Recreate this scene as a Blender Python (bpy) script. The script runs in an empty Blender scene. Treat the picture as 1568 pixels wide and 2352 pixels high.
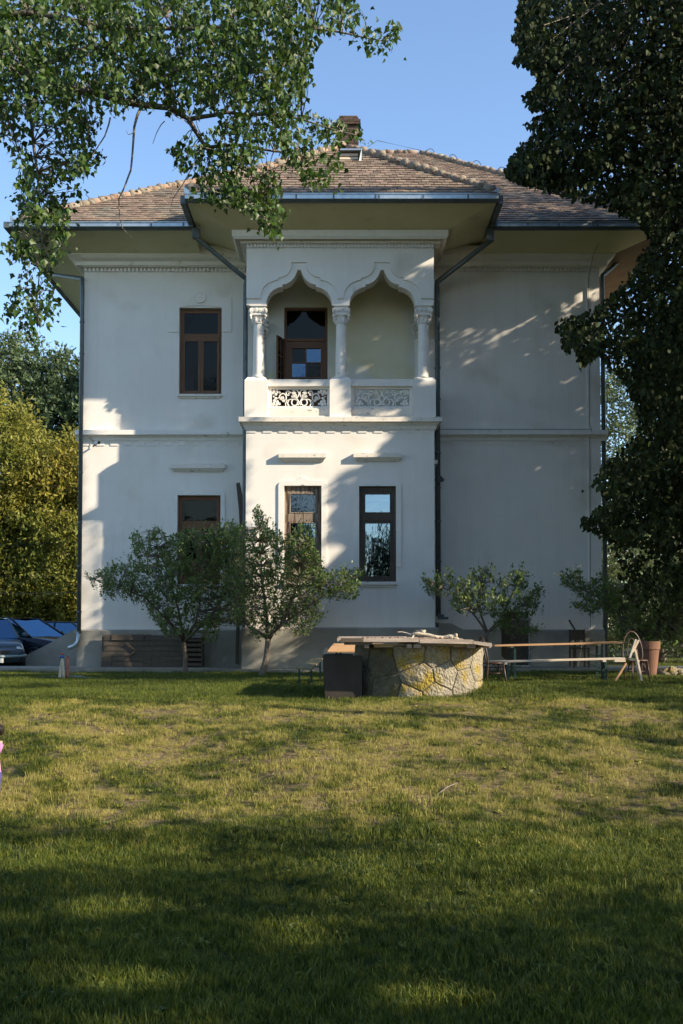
import bpy, math, random
import numpy as np
from mathutils import Vector, Matrix, noise as mnoise
from mathutils.geometry import tessellate_polygon
R = math.radians
rng = np.random.default_rng(7)
random.seed(7)
sc = bpy.context.scene
col = sc.collection
# ------------------------------------------------------------ camera, sky, sun, exposure
F = 35 / 36 * 2352          # focal length in units of a 2352-high picture
PITCH = R(2.2); SH = 176.0; CZ = 0.95
cam_d = bpy.data.cameras.new('camera'); cam = bpy.data.objects.new('camera', cam_d); col.objects.link(cam)
cam_d.sensor_fit = 'VERTICAL'; cam_d.sensor_height = 36; cam_d.lens = 35; cam_d.shift_y = SH / 2352
cam_d.clip_start = 0.05; cam_d.clip_end = 3000
cam.location = (0, 0, CZ); cam.rotation_euler = (R(90) + PITCH, 0, 0)
sc.camera = cam
SAZ, SEL = R(20.7), R(26.4)
SUN = Vector((math.cos(SEL) * math.cos(SAZ), -math.cos(SEL) * math.sin(SAZ), math.sin(SEL)))
w = bpy.data.worlds.new('World'); sc.world = w; w.use_nodes = True
nt = w.node_tree; bg = nt.nodes['Background']
sky = nt.nodes.new('ShaderNodeTexSky'); sky.sky_type = 'NISHITA'; sky.sun_disc = False
sky.sun_elevation = SEL; sky.sun_rotation = math.atan2(SUN.x, SUN.y)
sky.air_density = 1.0; sky.dust_density = 0.4; sky.ozone_density = 2.7; sky.altitude = 0
nt.links.new(sky.outputs[0], bg.inputs[0]); bg.inputs[1].default_value = 0.115
sun_d = bpy.data.lights.new('sun', 'SUN'); sun_d.energy = 4.3; sun_d.angle = R(0.55); sun_d.color = (1.0, 0.87, 0.68)
sun = bpy.data.objects.new('sun', sun_d); col.objects.link(sun); sun.rotation_euler = SUN.to_track_quat('Z', 'Y').to_euler()
sun.location = (20, -10, 20)
sc.view_settings.view_transform = 'Standard'; sc.view_settings.look = 'None'
sc.view_settings.exposure = 1.4; sc.view_settings.gamma = 1.0; sc.view_settings.use_curve_mapping = False
sc.cycles.max_bounces = 8; sc.cycles.transparent_max_bounces = 8
sc.cycles.diffuse_bounces = 3; sc.cycles.glossy_bounces = 3

# ------------------------------------------------------------ photo point -> place at distance Y
def P(px, py, Y):
    a = PITCH + math.atan((1176 + SH - py) / F)
    Z = Y * math.tan(a)
    d = Y * math.cos(PITCH) + Z * math.sin(PITCH)
    return Vector(((px - 784) / F * d, Y, CZ + Z))
def zz(py, Y): return P(784, py, Y).z
def xx(px, py, Y): return P(px, py, Y).x
def proj(a):
    a = np.asarray(a, float); Z = a[..., 2] - CZ
    d = a[..., 1] * math.cos(PITCH) + Z * math.sin(PITCH); d = np.where(d < .01, .01, d)
    u = Z * math.cos(PITCH) - a[..., 1] * math.sin(PITCH)
    return 784 + F * a[..., 0] / d, 1176 + SH - F * u / d
def inpoly(x, y, poly):
    x = np.asarray(x); y = np.asarray(y); ins = np.zeros(x.shape, bool); n = len(poly)
    for i in range(n):
        x0, y0 = poly[i]; x1, y1 = poly[(i + 1) % n]
        c = ((y0 > y) != (y1 > y)) & (x < (x1 - x0) * (y - y0) / ((y1 - y0) or 1e-9) + x0)
        ins ^= c
    return ins
GY = [-60, 3, 6, 7.5, 9, 11, 13, 15, 20, 22.6, 24, 60, 400]
GZ = [-.78, -.78, -.76, -.72, -.60, -.31, -.10, -.07, -.07, -.10, -.12, -.35, -1.0]
def gz(x, y):
    x = np.asarray(x, float); y = np.asarray(y, float)
    z = np.interp(y, GY, GZ)
    m = np.clip(1 - np.abs(y - 11) / 4.5, 0, 1)
    z = z + m * (0.05 * np.sin(x * .9 + 1) + .03 * np.sin(x * 2.3 + y * 1.4)) + .012 * np.sin(x * 3.1 + y * 2.2) * np.clip((22 - y) / 4, 0, 1)
    z = z + .10 * np.exp(-((x - 2.3) ** 2 / 1.2 + (y - 15) ** 2 / 1.5))
    z = z - .06 * np.exp(-((x - .0) ** 2 / .7 + (y - 14) ** 2 / 1.2))
    return z

# ------------------------------------------------------------ mesh helpers
class MB:
    def __init__(s): s.v = []; s.f = []
    def add(s, v, f):
        n = len(s.v); s.v += [tuple(p) for p in v]; s.f += [tuple(i + n for i in q) for q in f]; return s
    def box(s, x0, x1, y0, y1, z0, z1):
        v = [(x, y, z) for z in (z0, z1) for x, y in ((x0, y0), (x1, y0), (x1, y1), (x0, y1))]
        return s.add(v, [(3, 2, 1, 0), (4, 5, 6, 7), (0, 1, 5, 4), (1, 2, 6, 5), (2, 3, 7, 6), (3, 0, 4, 7)])
    def bbox(s, x0, x1, y0, y1, z0, z1, b=.006):   # box with chamfered upper/lower edges
        v = []
        for z, d in ((z0, b), (z0 + b, 0), (z1 - b, 0), (z1, b)):
            v += [(x0 + d, y0 + d, z), (x1 - d, y0 + d, z), (x1 - d, y1 - d, z), (x0 + d, y1 - d, z)]
        f = [(3, 2, 1, 0), (12, 13, 14, 15)]
        for k in range(3):
            for i in range(4):
                j = (i + 1) % 4; f.append((4 * k + i, 4 * k + j, 4 * k + 4 + j, 4 * k + 4 + i))
        return s.add(v, f)
    def bar(s, p, q, w, h, up=(0, 0, 1)):
        p = Vector(p); q = Vector(q); d = (q - p).normalized(); a = d.cross(Vector(up))
        if a.length < 1e-4: a = d.cross(Vector((0, 1, 0)))
        a.normalize(); b = a.cross(d); a = a * w / 2; b = b * h / 2
        v = [c + i * a + j * b for c in (p, q) for i, j in ((-1, -1), (1, -1), (1, 1), (-1, 1))]
        return s.add(v, [(0, 1, 2, 3), (7, 6, 5, 4), (0, 4, 5, 1), (1, 5, 6, 2), (2, 6, 7, 3), (3, 7, 4, 0)])
    def tube(s, pts, r, n=8, closed=False, caps=True):
        pts = [Vector(p) for p in pts]; m = len(pts)
        rs = r if isinstance(r, (list, tuple)) else [r] * m
        base = len(s.v); pn = None
        for i in range(m):
            if closed: t = pts[(i + 1) % m] - pts[i - 1]
            else: t = pts[min(i + 1, m - 1)] - pts[max(i - 1, 0)]
            t.normalize()
            if pn is None:
                a = t.cross(Vector((0, 0, 1)))
                if a.length < .1: a = t.cross(Vector((0, 1, 0)))
            else: a = pn - t * pn.dot(t)
            a.normalize(); pn = a; b = t.cross(a)
            for k in range(n):
                g = 2 * math.pi * k / n; s.v.append(tuple(pts[i] + (a * math.cos(g) + b * math.sin(g)) * rs[i]))
        for i in range(m if closed else m - 1):
            for k in range(n):
                i2 = (i + 1) % m
                s.f.append((base + i * n + k, base + i * n + (k + 1) % n, base + i2 * n + (k + 1) % n, base + i2 * n + k))
        if caps and not closed and n > 2:
            s.f.append(tuple(base + k for k in range(n))[::-1]); s.f.append(tuple(base + (m - 1) * n + k for k in range(n)))
        return s
    def lathe(s, cx, cy, prof, n=20, a0=0, a1=None):
        full = a1 is None; a1 = 2 * math.pi if full else a1; m = n if full else n + 1; base = len(s.v)
        for r, z in prof:
            for k in range(m):
                g = a0 + (a1 - a0) * k / n; s.v.append((cx + r * math.cos(g), cy + r * math.sin(g), z))
        for i in range(len(prof) - 1):
            for k in range(n):
                k2 = (k + 1) % m; s.f.append((base + i * m + k, base + i * m + k2, base + (i + 1) * m + k2, base + (i + 1) * m + k))
        return s
    def prism(s, poly, y0, y1, axis='y'):
        n = len(poly); g = [Vector((a, b, 0)) for a, b in poly]
        tri = tessellate_polygon([g])
        mk = (lambda a, b, c: (a, c, b)) if axis == 'y' else ((lambda a, b, c: (c, a, b)) if axis == 'x' else (lambda a, b, c: (a, b, c)))
        v = [mk(a, b, y0) for a, b in poly] + [mk(a, b, y1) for a, b in poly]
        f = [tuple(t) for t in tri] + [tuple(i + n for i in t[::-1]) for t in tri] + [(i, (i + 1) % n, (i + 1) % n + n, i + n) for i in range(n)]
        return s.add(v, f)
    def ring(s, x0, x1, y0, y1, prof, back=True, close=False):
        # sweeps the profile [(offset, z)] round a rectangle (y0 the front); back=False leaves the rear side out
        for i in range(len(prof) - (0 if close else 1)):
            (o, z), (p, t) = prof[i], prof[(i + 1) % len(prof)]
            a = [(x0 - o, y1 + (o if back else 0), z), (x0 - o, y0 - o, z), (x1 + o, y0 - o, z), (x1 + o, y1 + (o if back else 0), z)]
            b = [(x0 - p, y1 + (p if back else 0), t), (x0 - p, y0 - p, t), (x1 + p, y0 - p, t), (x1 + p, y1 + (p if back else 0), t)]
            f = [(0, 1, 5, 4), (1, 2, 6, 5), (2, 3, 7, 6)] + ([(3, 0, 4, 7)] if back else [])
            s.add(a + b, f)
        return s
    def blob(s, c, r, seed=0, n=8, amp=.25, sq=(1, 1, 1)):
        c = Vector(c); base = len(s.v); m = n // 2 + 1
        for i in range(m):
            th = math.pi * i / (m - 1)
            for k in range(n):
                ph = 2 * math.pi * k / n; d = Vector((math.sin(th) * math.cos(ph), math.sin(th) * math.sin(ph), math.cos(th)))
                q = 1 + amp * mnoise.noise(d * 1.7 + Vector((seed * 3.1, seed, 0)))
                s.v.append((c.x + d.x * r * q * sq[0], c.y + d.y * r * q * sq[1], c.z + d.z * r * q * sq[2]))
        for i in range(m - 1):
            for k in range(n):
                s.f.append((base + i * n + k, base + (i + 1) * n + k, base + (i + 1) * n + (k + 1) % n, base + i * n + (k + 1) % n))
        return s
    def mesh(s, name, m, smooth=False):
        me = bpy.data.meshes.new(name); me.from_pydata(s.v, [], s.f); me.materials.append(m)
        if smooth: me.polygons.foreach_set('use_smooth', [True] * len(me.polygons))
        me.update(); return me
WM = {}
def link(o, parent=None, mw=None):
    col.objects.link(o); mw = mw or Matrix.Identity(4)
    if parent is not None:
        o.parent = parent; o.matrix_parent_inverse = WM[parent.name].inverted()
    o.matrix_basis = mw if parent is None else mw
    WM[o.name] = mw; return o
def obj(name, mb, m, parent=None, smooth=False, mw=None, local=False):
    """one mesh object; its coordinates are the world's unless local (then the parent's own)"""
    me = mb if isinstance(mb, bpy.types.Mesh) else mb.mesh(name, m, smooth)
    o = bpy.data.objects.new(name, me)
    if local and parent is not None:
        col.objects.link(o); o.parent = parent; WM[o.name] = WM[parent.name].copy(); return o
    return link(o, parent, mw)
def tag(o, label=None, cat=None, group=None, kind=None):
    if label: o['label'] = label
    if cat: o['category'] = cat
    if group: o['group'] = group
    if kind: o['kind'] = kind
    return o
def thing(name, label, cat, loc=(0, 0, 0), rz=0, group=None):
    o = bpy.data.objects.new(name, None); col.objects.link(o); o.empty_display_size = .2
    o.location = loc; o.rotation_euler = (0, 0, rz)
    WM[o.name] = Matrix.Translation(Vector(loc)) @ Matrix.Rotation(rz, 4, 'Z')
    return tag(o, label, cat, group)

# ------------------------------------------------------------ materials
def mat(name, c1, c2=None, scale=4, detail=5, rough=.8, bump=0, bscale=60, rnd=0, island=0, metal=0, spec=.4, stretch=None, streak=0,
        c3=None, s3=1.5, t3=(.5, .62), trans=0, coords='Object', bdist=.01):
    m = bpy.data.materials.new(name); m.use_nodes = True; t = m.node_tree; N = t.nodes; L = t.links
    b = N['Principled BSDF']; b.inputs['Roughness'].default_value = rough; b.inputs['Metallic'].default_value = metal
    b.inputs['Specular IOR Level'].default_value = spec
    def rgb(c): return (c[0], c[1], c[2], 1)
    tc = N.new('ShaderNodeTexCoord'); src = tc.outputs[coords]
    if coords == 'World':
        pass
    if stretch:
        mp = N.new('ShaderNodeMapping'); mp.inputs['Scale'].default_value = stretch; L.new(src, mp.inputs[0]); src = mp.outputs[0]
    out = None
    if c2 is not None:
        n = N.new('ShaderNodeTexNoise'); n.inputs['Scale'].default_value = scale; n.inputs['Detail'].default_value = detail
        n.inputs['Roughness'].default_value = .6; L.new(src, n.inputs['Vector'])
        r = N.new('ShaderNodeValToRGB'); r.color_ramp.elements[0].position = .35; r.color_ramp.elements[1].position = .68
        r.color_ramp.elements[0].color = rgb(c1); r.color_ramp.elements[1].color = rgb(c2); L.new(n.outputs[0], r.inputs[0]); out = r.outputs[0]
    if c3 is not None:
        n = N.new('ShaderNodeTexNoise'); n.inputs['Scale'].default_value = s3; n.inputs['Detail'].default_value = 8; L.new(src, n.inputs['Vector'])
        r = N.new('ShaderNodeValToRGB'); r.color_ramp.elements[0].position = t3[0]; r.color_ramp.elements[1].position = t3[1]
        L.new(n.outputs[0], r.inputs[0]); mx = N.new('ShaderNodeMix'); mx.data_type = 'RGBA'; L.new(r.outputs[0], mx.inputs[0])
        mx.inputs[6].default_value = rgb(c1)
        if out: L.new(out, mx.inputs[6])
        mx.inputs[7].default_value = rgb(c3); out = mx.outputs[2]
    if streak:
        mp = N.new('ShaderNodeMapping'); mp.inputs['Scale'].default_value = (2.6, 2.6, .16); L.new(tc.outputs['Object'], mp.inputs[0])
        n = N.new('ShaderNodeTexNoise'); n.inputs['Scale'].default_value = 1.6; n.inputs['Detail'].default_value = 7; n.inputs['Roughness'].default_value = .7; L.new(mp.outputs[0], n.inputs['Vector'])
        r = N.new('ShaderNodeMapRange'); r.inputs[1].default_value = .48; r.inputs[2].default_value = .75; r.inputs[3].default_value = 1; r.inputs[4].default_value = 1 - streak; L.new(n.outputs[0], r.inputs[0])
        h = N.new('ShaderNodeHueSaturation'); L.new(r.outputs[0], h.inputs['Value']); L.new(out, h.inputs['Color']); out = h.outputs[0]
    if rnd or island:
        hs = N.new('ShaderNodeHueSaturation')
        if island: g = N.new('ShaderNodeNewGeometry'); rv = g.outputs['Random Per Island']
        else: g = N.new('ShaderNodeObjectInfo'); rv = g.outputs['Random']
        mr = N.new('ShaderNodeMapRange'); a = rnd or island; mr.inputs[3].default_value = 1 - a; mr.inputs[4].default_value = 1 + a
        L.new(rv, mr.inputs[0]); L.new(mr.outputs[0], hs.inputs['Value'])
        mh = N.new('ShaderNodeMapRange'); mh.inputs[3].default_value = .5 - a * .035; mh.inputs[4].default_value = .5 + a * .035
        ml = N.new('ShaderNodeMath'); ml.operation = 'FRACT'; mm = N.new('ShaderNodeMath'); mm.operation = 'MULTIPLY'; mm.inputs[1].default_value = 7.3
        L.new(rv, mm.inputs[0]); L.new(mm.outputs[0], ml.inputs[0]); L.new(ml.outputs[0], mh.inputs[0]); L.new(mh.outputs[0], hs.inputs['Hue'])
        hs.inputs['Color'].default_value = rgb(c1)
        if out: L.new(out, hs.inputs['Color'])
        out = hs.outputs[0]
    if out: L.new(out, b.inputs['Base Color'])
    else: b.inputs['Base Color'].default_value = rgb(c1)
    if bump:
        n = N.new('ShaderNodeTexNoise'); n.inputs['Scale'].default_value = bscale; n.inputs['Detail'].default_value = 6; L.new(src, n.inputs['Vector'])
        bp = N.new('ShaderNodeBump'); bp.inputs['Strength'].default_value = bump; bp.inputs['Distance'].default_value = bdist
        L.new(n.outputs[0], bp.inputs['Height']); L.new(bp.outputs[0], b.inputs['Normal'])
    if trans:
        tr = N.new('ShaderNodeBsdfTranslucent'); mix = N.new('ShaderNodeMixShader'); mix.inputs[0].default_value = trans
        if out:
            br = N.new('ShaderNodeHueSaturation'); br.inputs['Value'].default_value = 1.5; br.inputs['Hue'].default_value = .485; L.new(out, br.inputs['Color']); L.new(br.outputs[0], tr.inputs[0])
        else: tr.inputs[0].default_value = rgb(c1)
        L.new(b.outputs[0], mix.inputs[1]); L.new(tr.outputs[0], mix.inputs[2]); L.new(mix.outputs[0], N['Material Output'].inputs[0])
    return m
def glass(name, tint, refl=.25, rough=.02, gc=(.9, .95, 1)):
    m = bpy.data.materials.new(name); m.use_nodes = True; t = m.node_tree; N = t.nodes; L = t.links; N.remove(N['Principled BSDF'])
    gl = N.new('ShaderNodeBsdfGlossy'); gl.inputs['Roughness'].default_value = rough; gl.inputs['Color'].default_value = (*gc, 1)
    tr = N.new('ShaderNodeBsdfTransparent'); tr.inputs[0].default_value = (*tint, 1)
    lw = N.new('ShaderNodeLayerWeight'); lw.inputs[0].default_value = .35
    mr = N.new('ShaderNodeMapRange'); mr.inputs[3].default_value = refl; mr.inputs[4].default_value = 1; L.new(lw.outputs['Fresnel'], mr.inputs[0])
    n = N.new('ShaderNodeTexNoise'); n.inputs['Scale'].default_value = 2.5; bp = N.new('ShaderNodeBump'); bp.inputs['Strength'].default_value = .12; bp.inputs['Distance'].default_value = .02
    L.new(n.outputs[0], bp.inputs['Height']); L.new(bp.outputs[0], gl.inputs['Normal'])
    mx = N.new('ShaderNodeMixShader'); L.new(mr.outputs[0], mx.inputs[0]); L.new(tr.outputs[0], mx.inputs[1]); L.new(gl.outputs[0], mx.inputs[2])
    L.new(mx.outputs[0], N['Material Output'].inputs[0]); return m
M = {}
M['wall'] = mat('stucco', (.74, .69, .62), (.785, .74, .67), 1.3, 6, .9, .35, 55, streak=.07, c3=(.56, .50, .40), s3=.7, t3=(.58, .78), bdist=.006)
M['trim'] = mat('trim_plaster', (.73, .69, .62), (.79, .745, .68), 6, 5, .85, .3, 70, c3=(.45, .43, .37), s3=5, t3=(.64, .76), bdist=.006)
M['ledge'] = mat('weathered_ledge', (.70, .64, .55), (.76, .70, .61), 6, 5, .85, .4, 60, c3=(.30, .27, .20), s3=9, t3=(.60, .72), bdist=.008, stretch=(1, 1, 3))
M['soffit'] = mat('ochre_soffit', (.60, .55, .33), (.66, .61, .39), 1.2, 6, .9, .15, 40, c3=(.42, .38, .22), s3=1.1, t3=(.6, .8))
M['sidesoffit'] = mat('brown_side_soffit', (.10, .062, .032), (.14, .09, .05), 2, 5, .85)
M['loggia'] = mat('loggia_plaster', (.66, .58, .36), (.71, .66, .50), 1.1, 6, .9, .25, 45, c3=(.66, .65, .58), s3=.9, t3=(.45, .62), bdist=.006)
M['plinth'] = mat('cement_plinth', (.235, .22, .185), (.31, .295, .25), 2.0, 8, .9, .5, 25, c3=(.34, .33, .29), s3=3, t3=(.62, .70), bdist=.01)
M['concrete'] = mat('concrete', (.20, .185, .15), (.28, .26, .21), 3, 7, .9, .4, 30)
M['tile'] = mat('roof_tile', (.15, .105, .076), (.225, .165, .118), 9, 5, .85, .3, 60, rnd=.30, c3=(.14, .13, .105), s3=6, t3=(.55, .72))
M['tilei'] = mat('roof_tile_field', (.15, .105, .076), (.225, .165, .118), 9, 5, .85, .3, 60, island=.30, c3=(.13, .12, .095), s3=.9, t3=(.52, .68))
M['deck'] = mat('roof_deck', (.10, .06, .045), (.14, .09, .06), 6)
M['ridge'] = mat('ridge_tile', (.28, .14, .085), (.24, .17, .12), 8, 5, .9, .6, 25, rnd=.2, c3=(.20, .18, .14), s3=7, t3=(.45, .6))
M['mortar'] = mat('mortar_lump', (.24, .20, .155), (.15, .13, .10), 15, 6, .95, .9, 30, bdist=.02)
M['zinc'] = mat('galvanised_zinc', (.36, .41, .43), (.48, .53, .54), 7, 6, .38, .15, 40, metal=.75)
M['zincdark'] = mat('green_grey_downpipe', (.085, .105, .105), (.13, .15, .15), 5, 5, .5, metal=.35)
M['brick'] = mat('dark_brick', (.055, .035, .028), (.10, .06, .042), 12, 5, .9, .6, 40, rnd=.3)
M['woodbrown'] = mat('brown_stained_wood', (.115, .050, .018), (.17, .075, .028), 5, 6, .55, .3, 30, stretch=(6, 6, .6))
M['woodold'] = mat('weathered_frame_wood', (.17, .12, .085), (.33, .27, .21), 5, 8, .8, .6, 40, stretch=(8, 8, .8), c3=(.10, .06, .035), s3=2.5, t3=(.5, .6))
M['wooddark'] = mat('dark_frame_wood', (.055, .042, .03), (.11, .085, .06), 5, 8, .7, .5, 40, stretch=(8, 8, .8))
M['plank'] = mat('grey_plank', (.26, .20, .155), (.42, .34, .27), 3, 8, .85, .7, 25, stretch=(.8, 9, 9), rnd=.15)
M['plankdark'] = mat('dark_plank', (.07, .055, .04), (.12, .095, .07), 3, 8, .9, .7, 25, stretch=(.8, 9, 9))
M['pine'] = mat('varnished_pine', (.40, .22, .10), (.50, .30, .15), 2, 6, .45, .2, 30, stretch=(.6, 8, 8))
M['palewood'] = mat('pale_wood', (.46, .37, .27), (.56, .47, .36), 3, 6, .7, .3, 30, stretch=(.6, 8, 8))
M['greensteel'] = mat('green_steel', (.012, .035, .030), (.02, .05, .042), 8, 3, .4, metal=.2)
M['bentwood'] = mat('bentwood', (.04, .02, .011), (.065, .032, .018), 6, 4, .45)
M['terracotta'] = mat('terracotta', (.12, .058, .034), (.17, .083, .05), 6, 5, .85, .3, 40)
M['black'] = mat('black_plastic', (.015, .015, .015), rough=.4)
M['white'] = mat('white_plastic', (.7, .7, .7), rough=.5)
M['dark'] = mat('dark_interior', (.018, .015, .011), rough=.9)
M['curtain'] = mat('curtain', (.42, .44, .44), (.5, .52, .52), 5, rough=.9)
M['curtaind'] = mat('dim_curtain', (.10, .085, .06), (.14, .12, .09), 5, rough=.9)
M['glassd'] = glass('dark_glass', (.35, .36, .36), .05); M['glassv'] = glass('very_dark_glass', (.2, .2, .2), .0, .02, (.45, .42, .36)); M['glassc'] = glass('door_glass', (.4, .4, .4), .09, .02, (.45, .68, .95))
M['glassb'] = glass('sky_glass', (.42, .44, .44), .27, .02, (.72, .88, 1))
M['bark'] = mat('bark', (.085, .07, .052), (.15, .125, .095), 14, 7, .95, .9, 30, stretch=(1, 1, .4), bdist=.02)
M['twig'] = mat('twig_bark', (.13, .11, .085), (.22, .19, .15), 20, 5, .9)
M['deadwood'] = mat('bleached_branch', (.28, .24, .18), (.42, .37, .29), 14, 7, .85, .8, 40, bdist=.02)
M['poplar'] = mat('poplar_leaf', (.030, .062, .008), (.048, .086, .013), 3, 2, .48, island=.42, trans=.32, spec=.32)
M['poplarp'] = mat('poplar_leaf_single', (.030, .062, .008), (.048, .086, .013), 3, 2, .48, rnd=.42, trans=.32, spec=.32)
M['linden'] = mat('linden_leaf', (.015, .022, .006), (.025, .035, .009), 3, 2, .6, island=.45, trans=.16, spec=.10)
M['lindenp'] = mat('linden_leaf_single', (.015, .022, .006), (.025, .035, .009), 3, 2, .6, rnd=.45, trans=.16, spec=.10)
M['plum'] = mat('plum_leaf', (.095, .155, .035), (.13, .195, .052), 3, 2, .45, island=.35, trans=.36, spec=.4)
M['willow'] = mat('yellow_green_leaf', (.21, .185, .026), (.12, .145, .024), .35, 3, .55, island=.3, trans=.35, spec=.3)
M['willow2'] = mat('green_yellow_leaf', (.085, .115, .020), (.15, .155, .024), .35, 3, .55, island=.3, trans=.35, spec=.3)
M['fargreen'] = mat('far_green_leaf', (.055, .088, .035), (.082, .115, .048), .5, 3, .55, island=.3, trans=.3, spec=.35)
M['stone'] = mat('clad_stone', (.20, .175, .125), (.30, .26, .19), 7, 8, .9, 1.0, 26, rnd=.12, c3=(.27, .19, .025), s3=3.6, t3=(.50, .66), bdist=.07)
M['stoneshade'] = mat('shaded_clad_stone', (.07, .06, .036), (.13, .108, .065), 8, 8, .95, 1.0, 28, rnd=.12, c3=(.15, .12, .02), s3=3, t3=(.56, .72), bdist=.04)  # darker copy of the cladding stone, the well's left-hand shade painted into its colour
M['benchold'] = mat('olive_bench_wood', (.17, .14, .07), (.25, .21, .11), 3, 6, .7, .3, 30, stretch=(8, .6, 8))
M['joint'] = mat('stone_joint', (.20, .175, .125), (.14, .12, .09), 20, 6, .95, .8, 50)
M['trough'] = mat('dark_trough_panel', (.022, .018, .013), (.04, .032, .024), 4, 7, .8, .5, 25)
M['rust'] = mat('rusty_iron', (.22, .085, .06), (.33, .14, .10), 14, 6, .85, .5, 60)
M['hose'] = mat('pale_hose', (.19, .21, .17), rough=.5)
M['blue'] = mat('blue_valve', (.02, .09, .30), rough=.35)
M['red'] = mat('red_handle', (.5, .03, .03), rough=.35)
M['sack'] = mat('pale_wrap', (.46, .42, .30), (.36, .33, .24), 12, 6, .85, .5, 40)
# ============================================================ THE HOUSE
YM, YB = 24.0, 22.65            # planes of the main wall and of the projecting bay
YE, YBE = 22.6, 21.3           # eave lines
XM0, XM1 = -6.28, 6.27; XB0, XB1 = P(563.8, 1250, YB).x, P(998, 1250, YB).x; YR = 37.0
house = thing('house', 'two-storey white stucco villa with arched loggia balcony and hipped tile roof', 'house', (0, YM, 0))
def wall_holes(mb, x0, x1, z0, z1, holes, y, depth, face=-1):
    xs = sorted({x0, x1, *[h[0] for h in holes], *[h[1] for h in holes]}); zs = sorted({z0, z1, *[h[2] for h in holes], *[h[3] for h in holes]})
    for i in range(len(xs) - 1):
        for j in range(len(zs) - 1):
            cx, cz = (xs[i] + xs[i + 1]) / 2, (zs[j] + zs[j + 1]) / 2
            if any(h[0] < cx < h[1] and h[2] < cz < h[3] for h in holes): continue
            for yy in (y, y + depth):
                mb.add([(xs[i], yy, zs[j]), (xs[i + 1], yy, zs[j]), (xs[i + 1], yy, zs[j + 1]), (xs[i], yy, zs[j + 1])], [(0, 1, 2, 3) if yy == y else (3, 2, 1, 0)])
    for a, b, c, d in holes:
        mb.add([(a, y, c), (a, y + depth, c), (a, y + depth, d), (a, y, d)], [(0, 1, 2, 3)])
        mb.add([(b, y, c), (b, y + depth, c), (b, y + depth, d), (b, y, d)], [(3, 2, 1, 0)])
        mb.add([(a, y, c), (b, y, c), (b, y + depth, c), (a, y + depth, c)], [(0, 1, 2, 3)])
        mb.add([(a, y, d), (b, y, d), (b, y + depth, d), (a, y + depth, d)], [(3, 2, 1, 0)])
def rect(px0, px1, py0, py1, Y):
    a = P(px0, (py0 + py1) / 2, Y); b = P(px1, (py0 + py1) / 2, Y)
    return (a.x, b.x, zz(py1, Y), zz(py0, Y))
ZT = zz(580, YM) + .35
ZPL = zz(1446, YM)                                   # plinth top
ZBPL = zz(1441, YB)
W_UL = rect(411, 508.6, 707, 907, YM); W_LL = rect(406.7, 506, 1137.5, 1343, YM)
W_B1 = rect(652, 738, 1115.7, 1337.7, YB); W_B2 = rect(824.4, 909.4, 1116.7, 1337.7, YB)
ZFL = zz(955, YB)                                     # loggia floor / base of the pedestals
W_DR = rect(652, 752, 706, 1000, YM); W_DR = (W_DR[0], W_DR[1], ZFL, W_DR[3])
W_CEL = rect(1150, 1216.6, 1406, 1531, YM); W_CEL = (W_CEL[0], W_CEL[1], .02, W_CEL[3])
mb = MB(); wall_holes(mb, XM0, XM1, 0, ZT, [W_UL, W_LL, W_DR, W_CEL], YM, .4)
mb.add([(XM0, YM, 0), (XM0, YR, 0), (XM0, YR, ZT), (XM0, YM, ZT), (XM1, YM, 0), (XM1, YR, 0), (XM1, YR, ZT), (XM1, YM, ZT)], [(0, 1, 2, 3), (7, 6, 5, 4), (1, 5, 6, 2)])
wall = obj('wall', mb, M['wall'], house)
mb = MB(); wall_holes(mb, XB0, XB1, 0, ZFL, [W_B1, W_B2], YB, .35)
for X in (XB0, XB1): mb.add([(X, YB, 0), (X, YM, 0), (X, YM, ZFL), (X, YB, ZFL)], [(0, 1, 2, 3)])
baywall = obj('bay_wall', mb, M['wall'], house)
# rooms behind the windows
for a, b, c, d, y in ((*W_UL, YM), (*W_LL, YM), (*W_B1, YB), (*W_B2, YB), (*W_DR, YM), (*W_CEL, YM)):
    mb = MB(); y0 = y + .36; mb.add([(a - .3, y0, c - .3), (b + .3, y0, c - .3), (b + .3, y0, d + .3), (a - .3, y0, d + .3),
             (a - .3, y0 + .9, c - .3), (b + .3, y0 + .9, c - .3), (b + .3, y0 + .9, d + .3), (a - .3, y0 + .9, d + .3)],
            [(7, 6, 5, 4), (0, 1, 5, 4), (1, 2, 6, 5), (2, 3, 7, 6), (3, 0, 4, 7)])
    obj('room_interior', mb, M['dark'], house)
# plinths
mb = MB(); x0, x1 = XM0 - .075, XM1 + .06
for a, b in ((x0, W_CEL[0]), (W_CEL[1], x1)):
    mb.box(a, b, YM - .08, YM - .002, 0, ZPL - .03); mb.add([(a, YM - .08, ZPL - .03), (b, YM - .08, ZPL - .03), (b, YM - .002, ZPL), (a, YM - .002, ZPL)], [(0, 1, 2, 3)])
mb.box(x0, XM0 - .002, YM, YR, 0, ZPL); mb.box(XM1 + .002, x1, YM, YR, 0, ZPL)
obj('plinth', mb, M['plinth'], house)
mb = MB(); a, b = XB0 - .075, XB1 + .075
mb.box(a, b, YB - .07, YB - .002, 0, ZBPL - .03); mb.add([(a, YB - .07, ZBPL - .03), (b, YB - .07, ZBPL - .03), (b, YB - .002, ZBPL), (a, YB - .002, ZBPL)], [(0, 1, 2, 3)])
mb.box(a, XB0 - .002, YB, YM - .09, 0, ZBPL); mb.box(XB1 + .002, b, YB, YM - .09, 0, ZBPL)
obj('bay_plinth', mb, M['plinth'], house)
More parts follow.
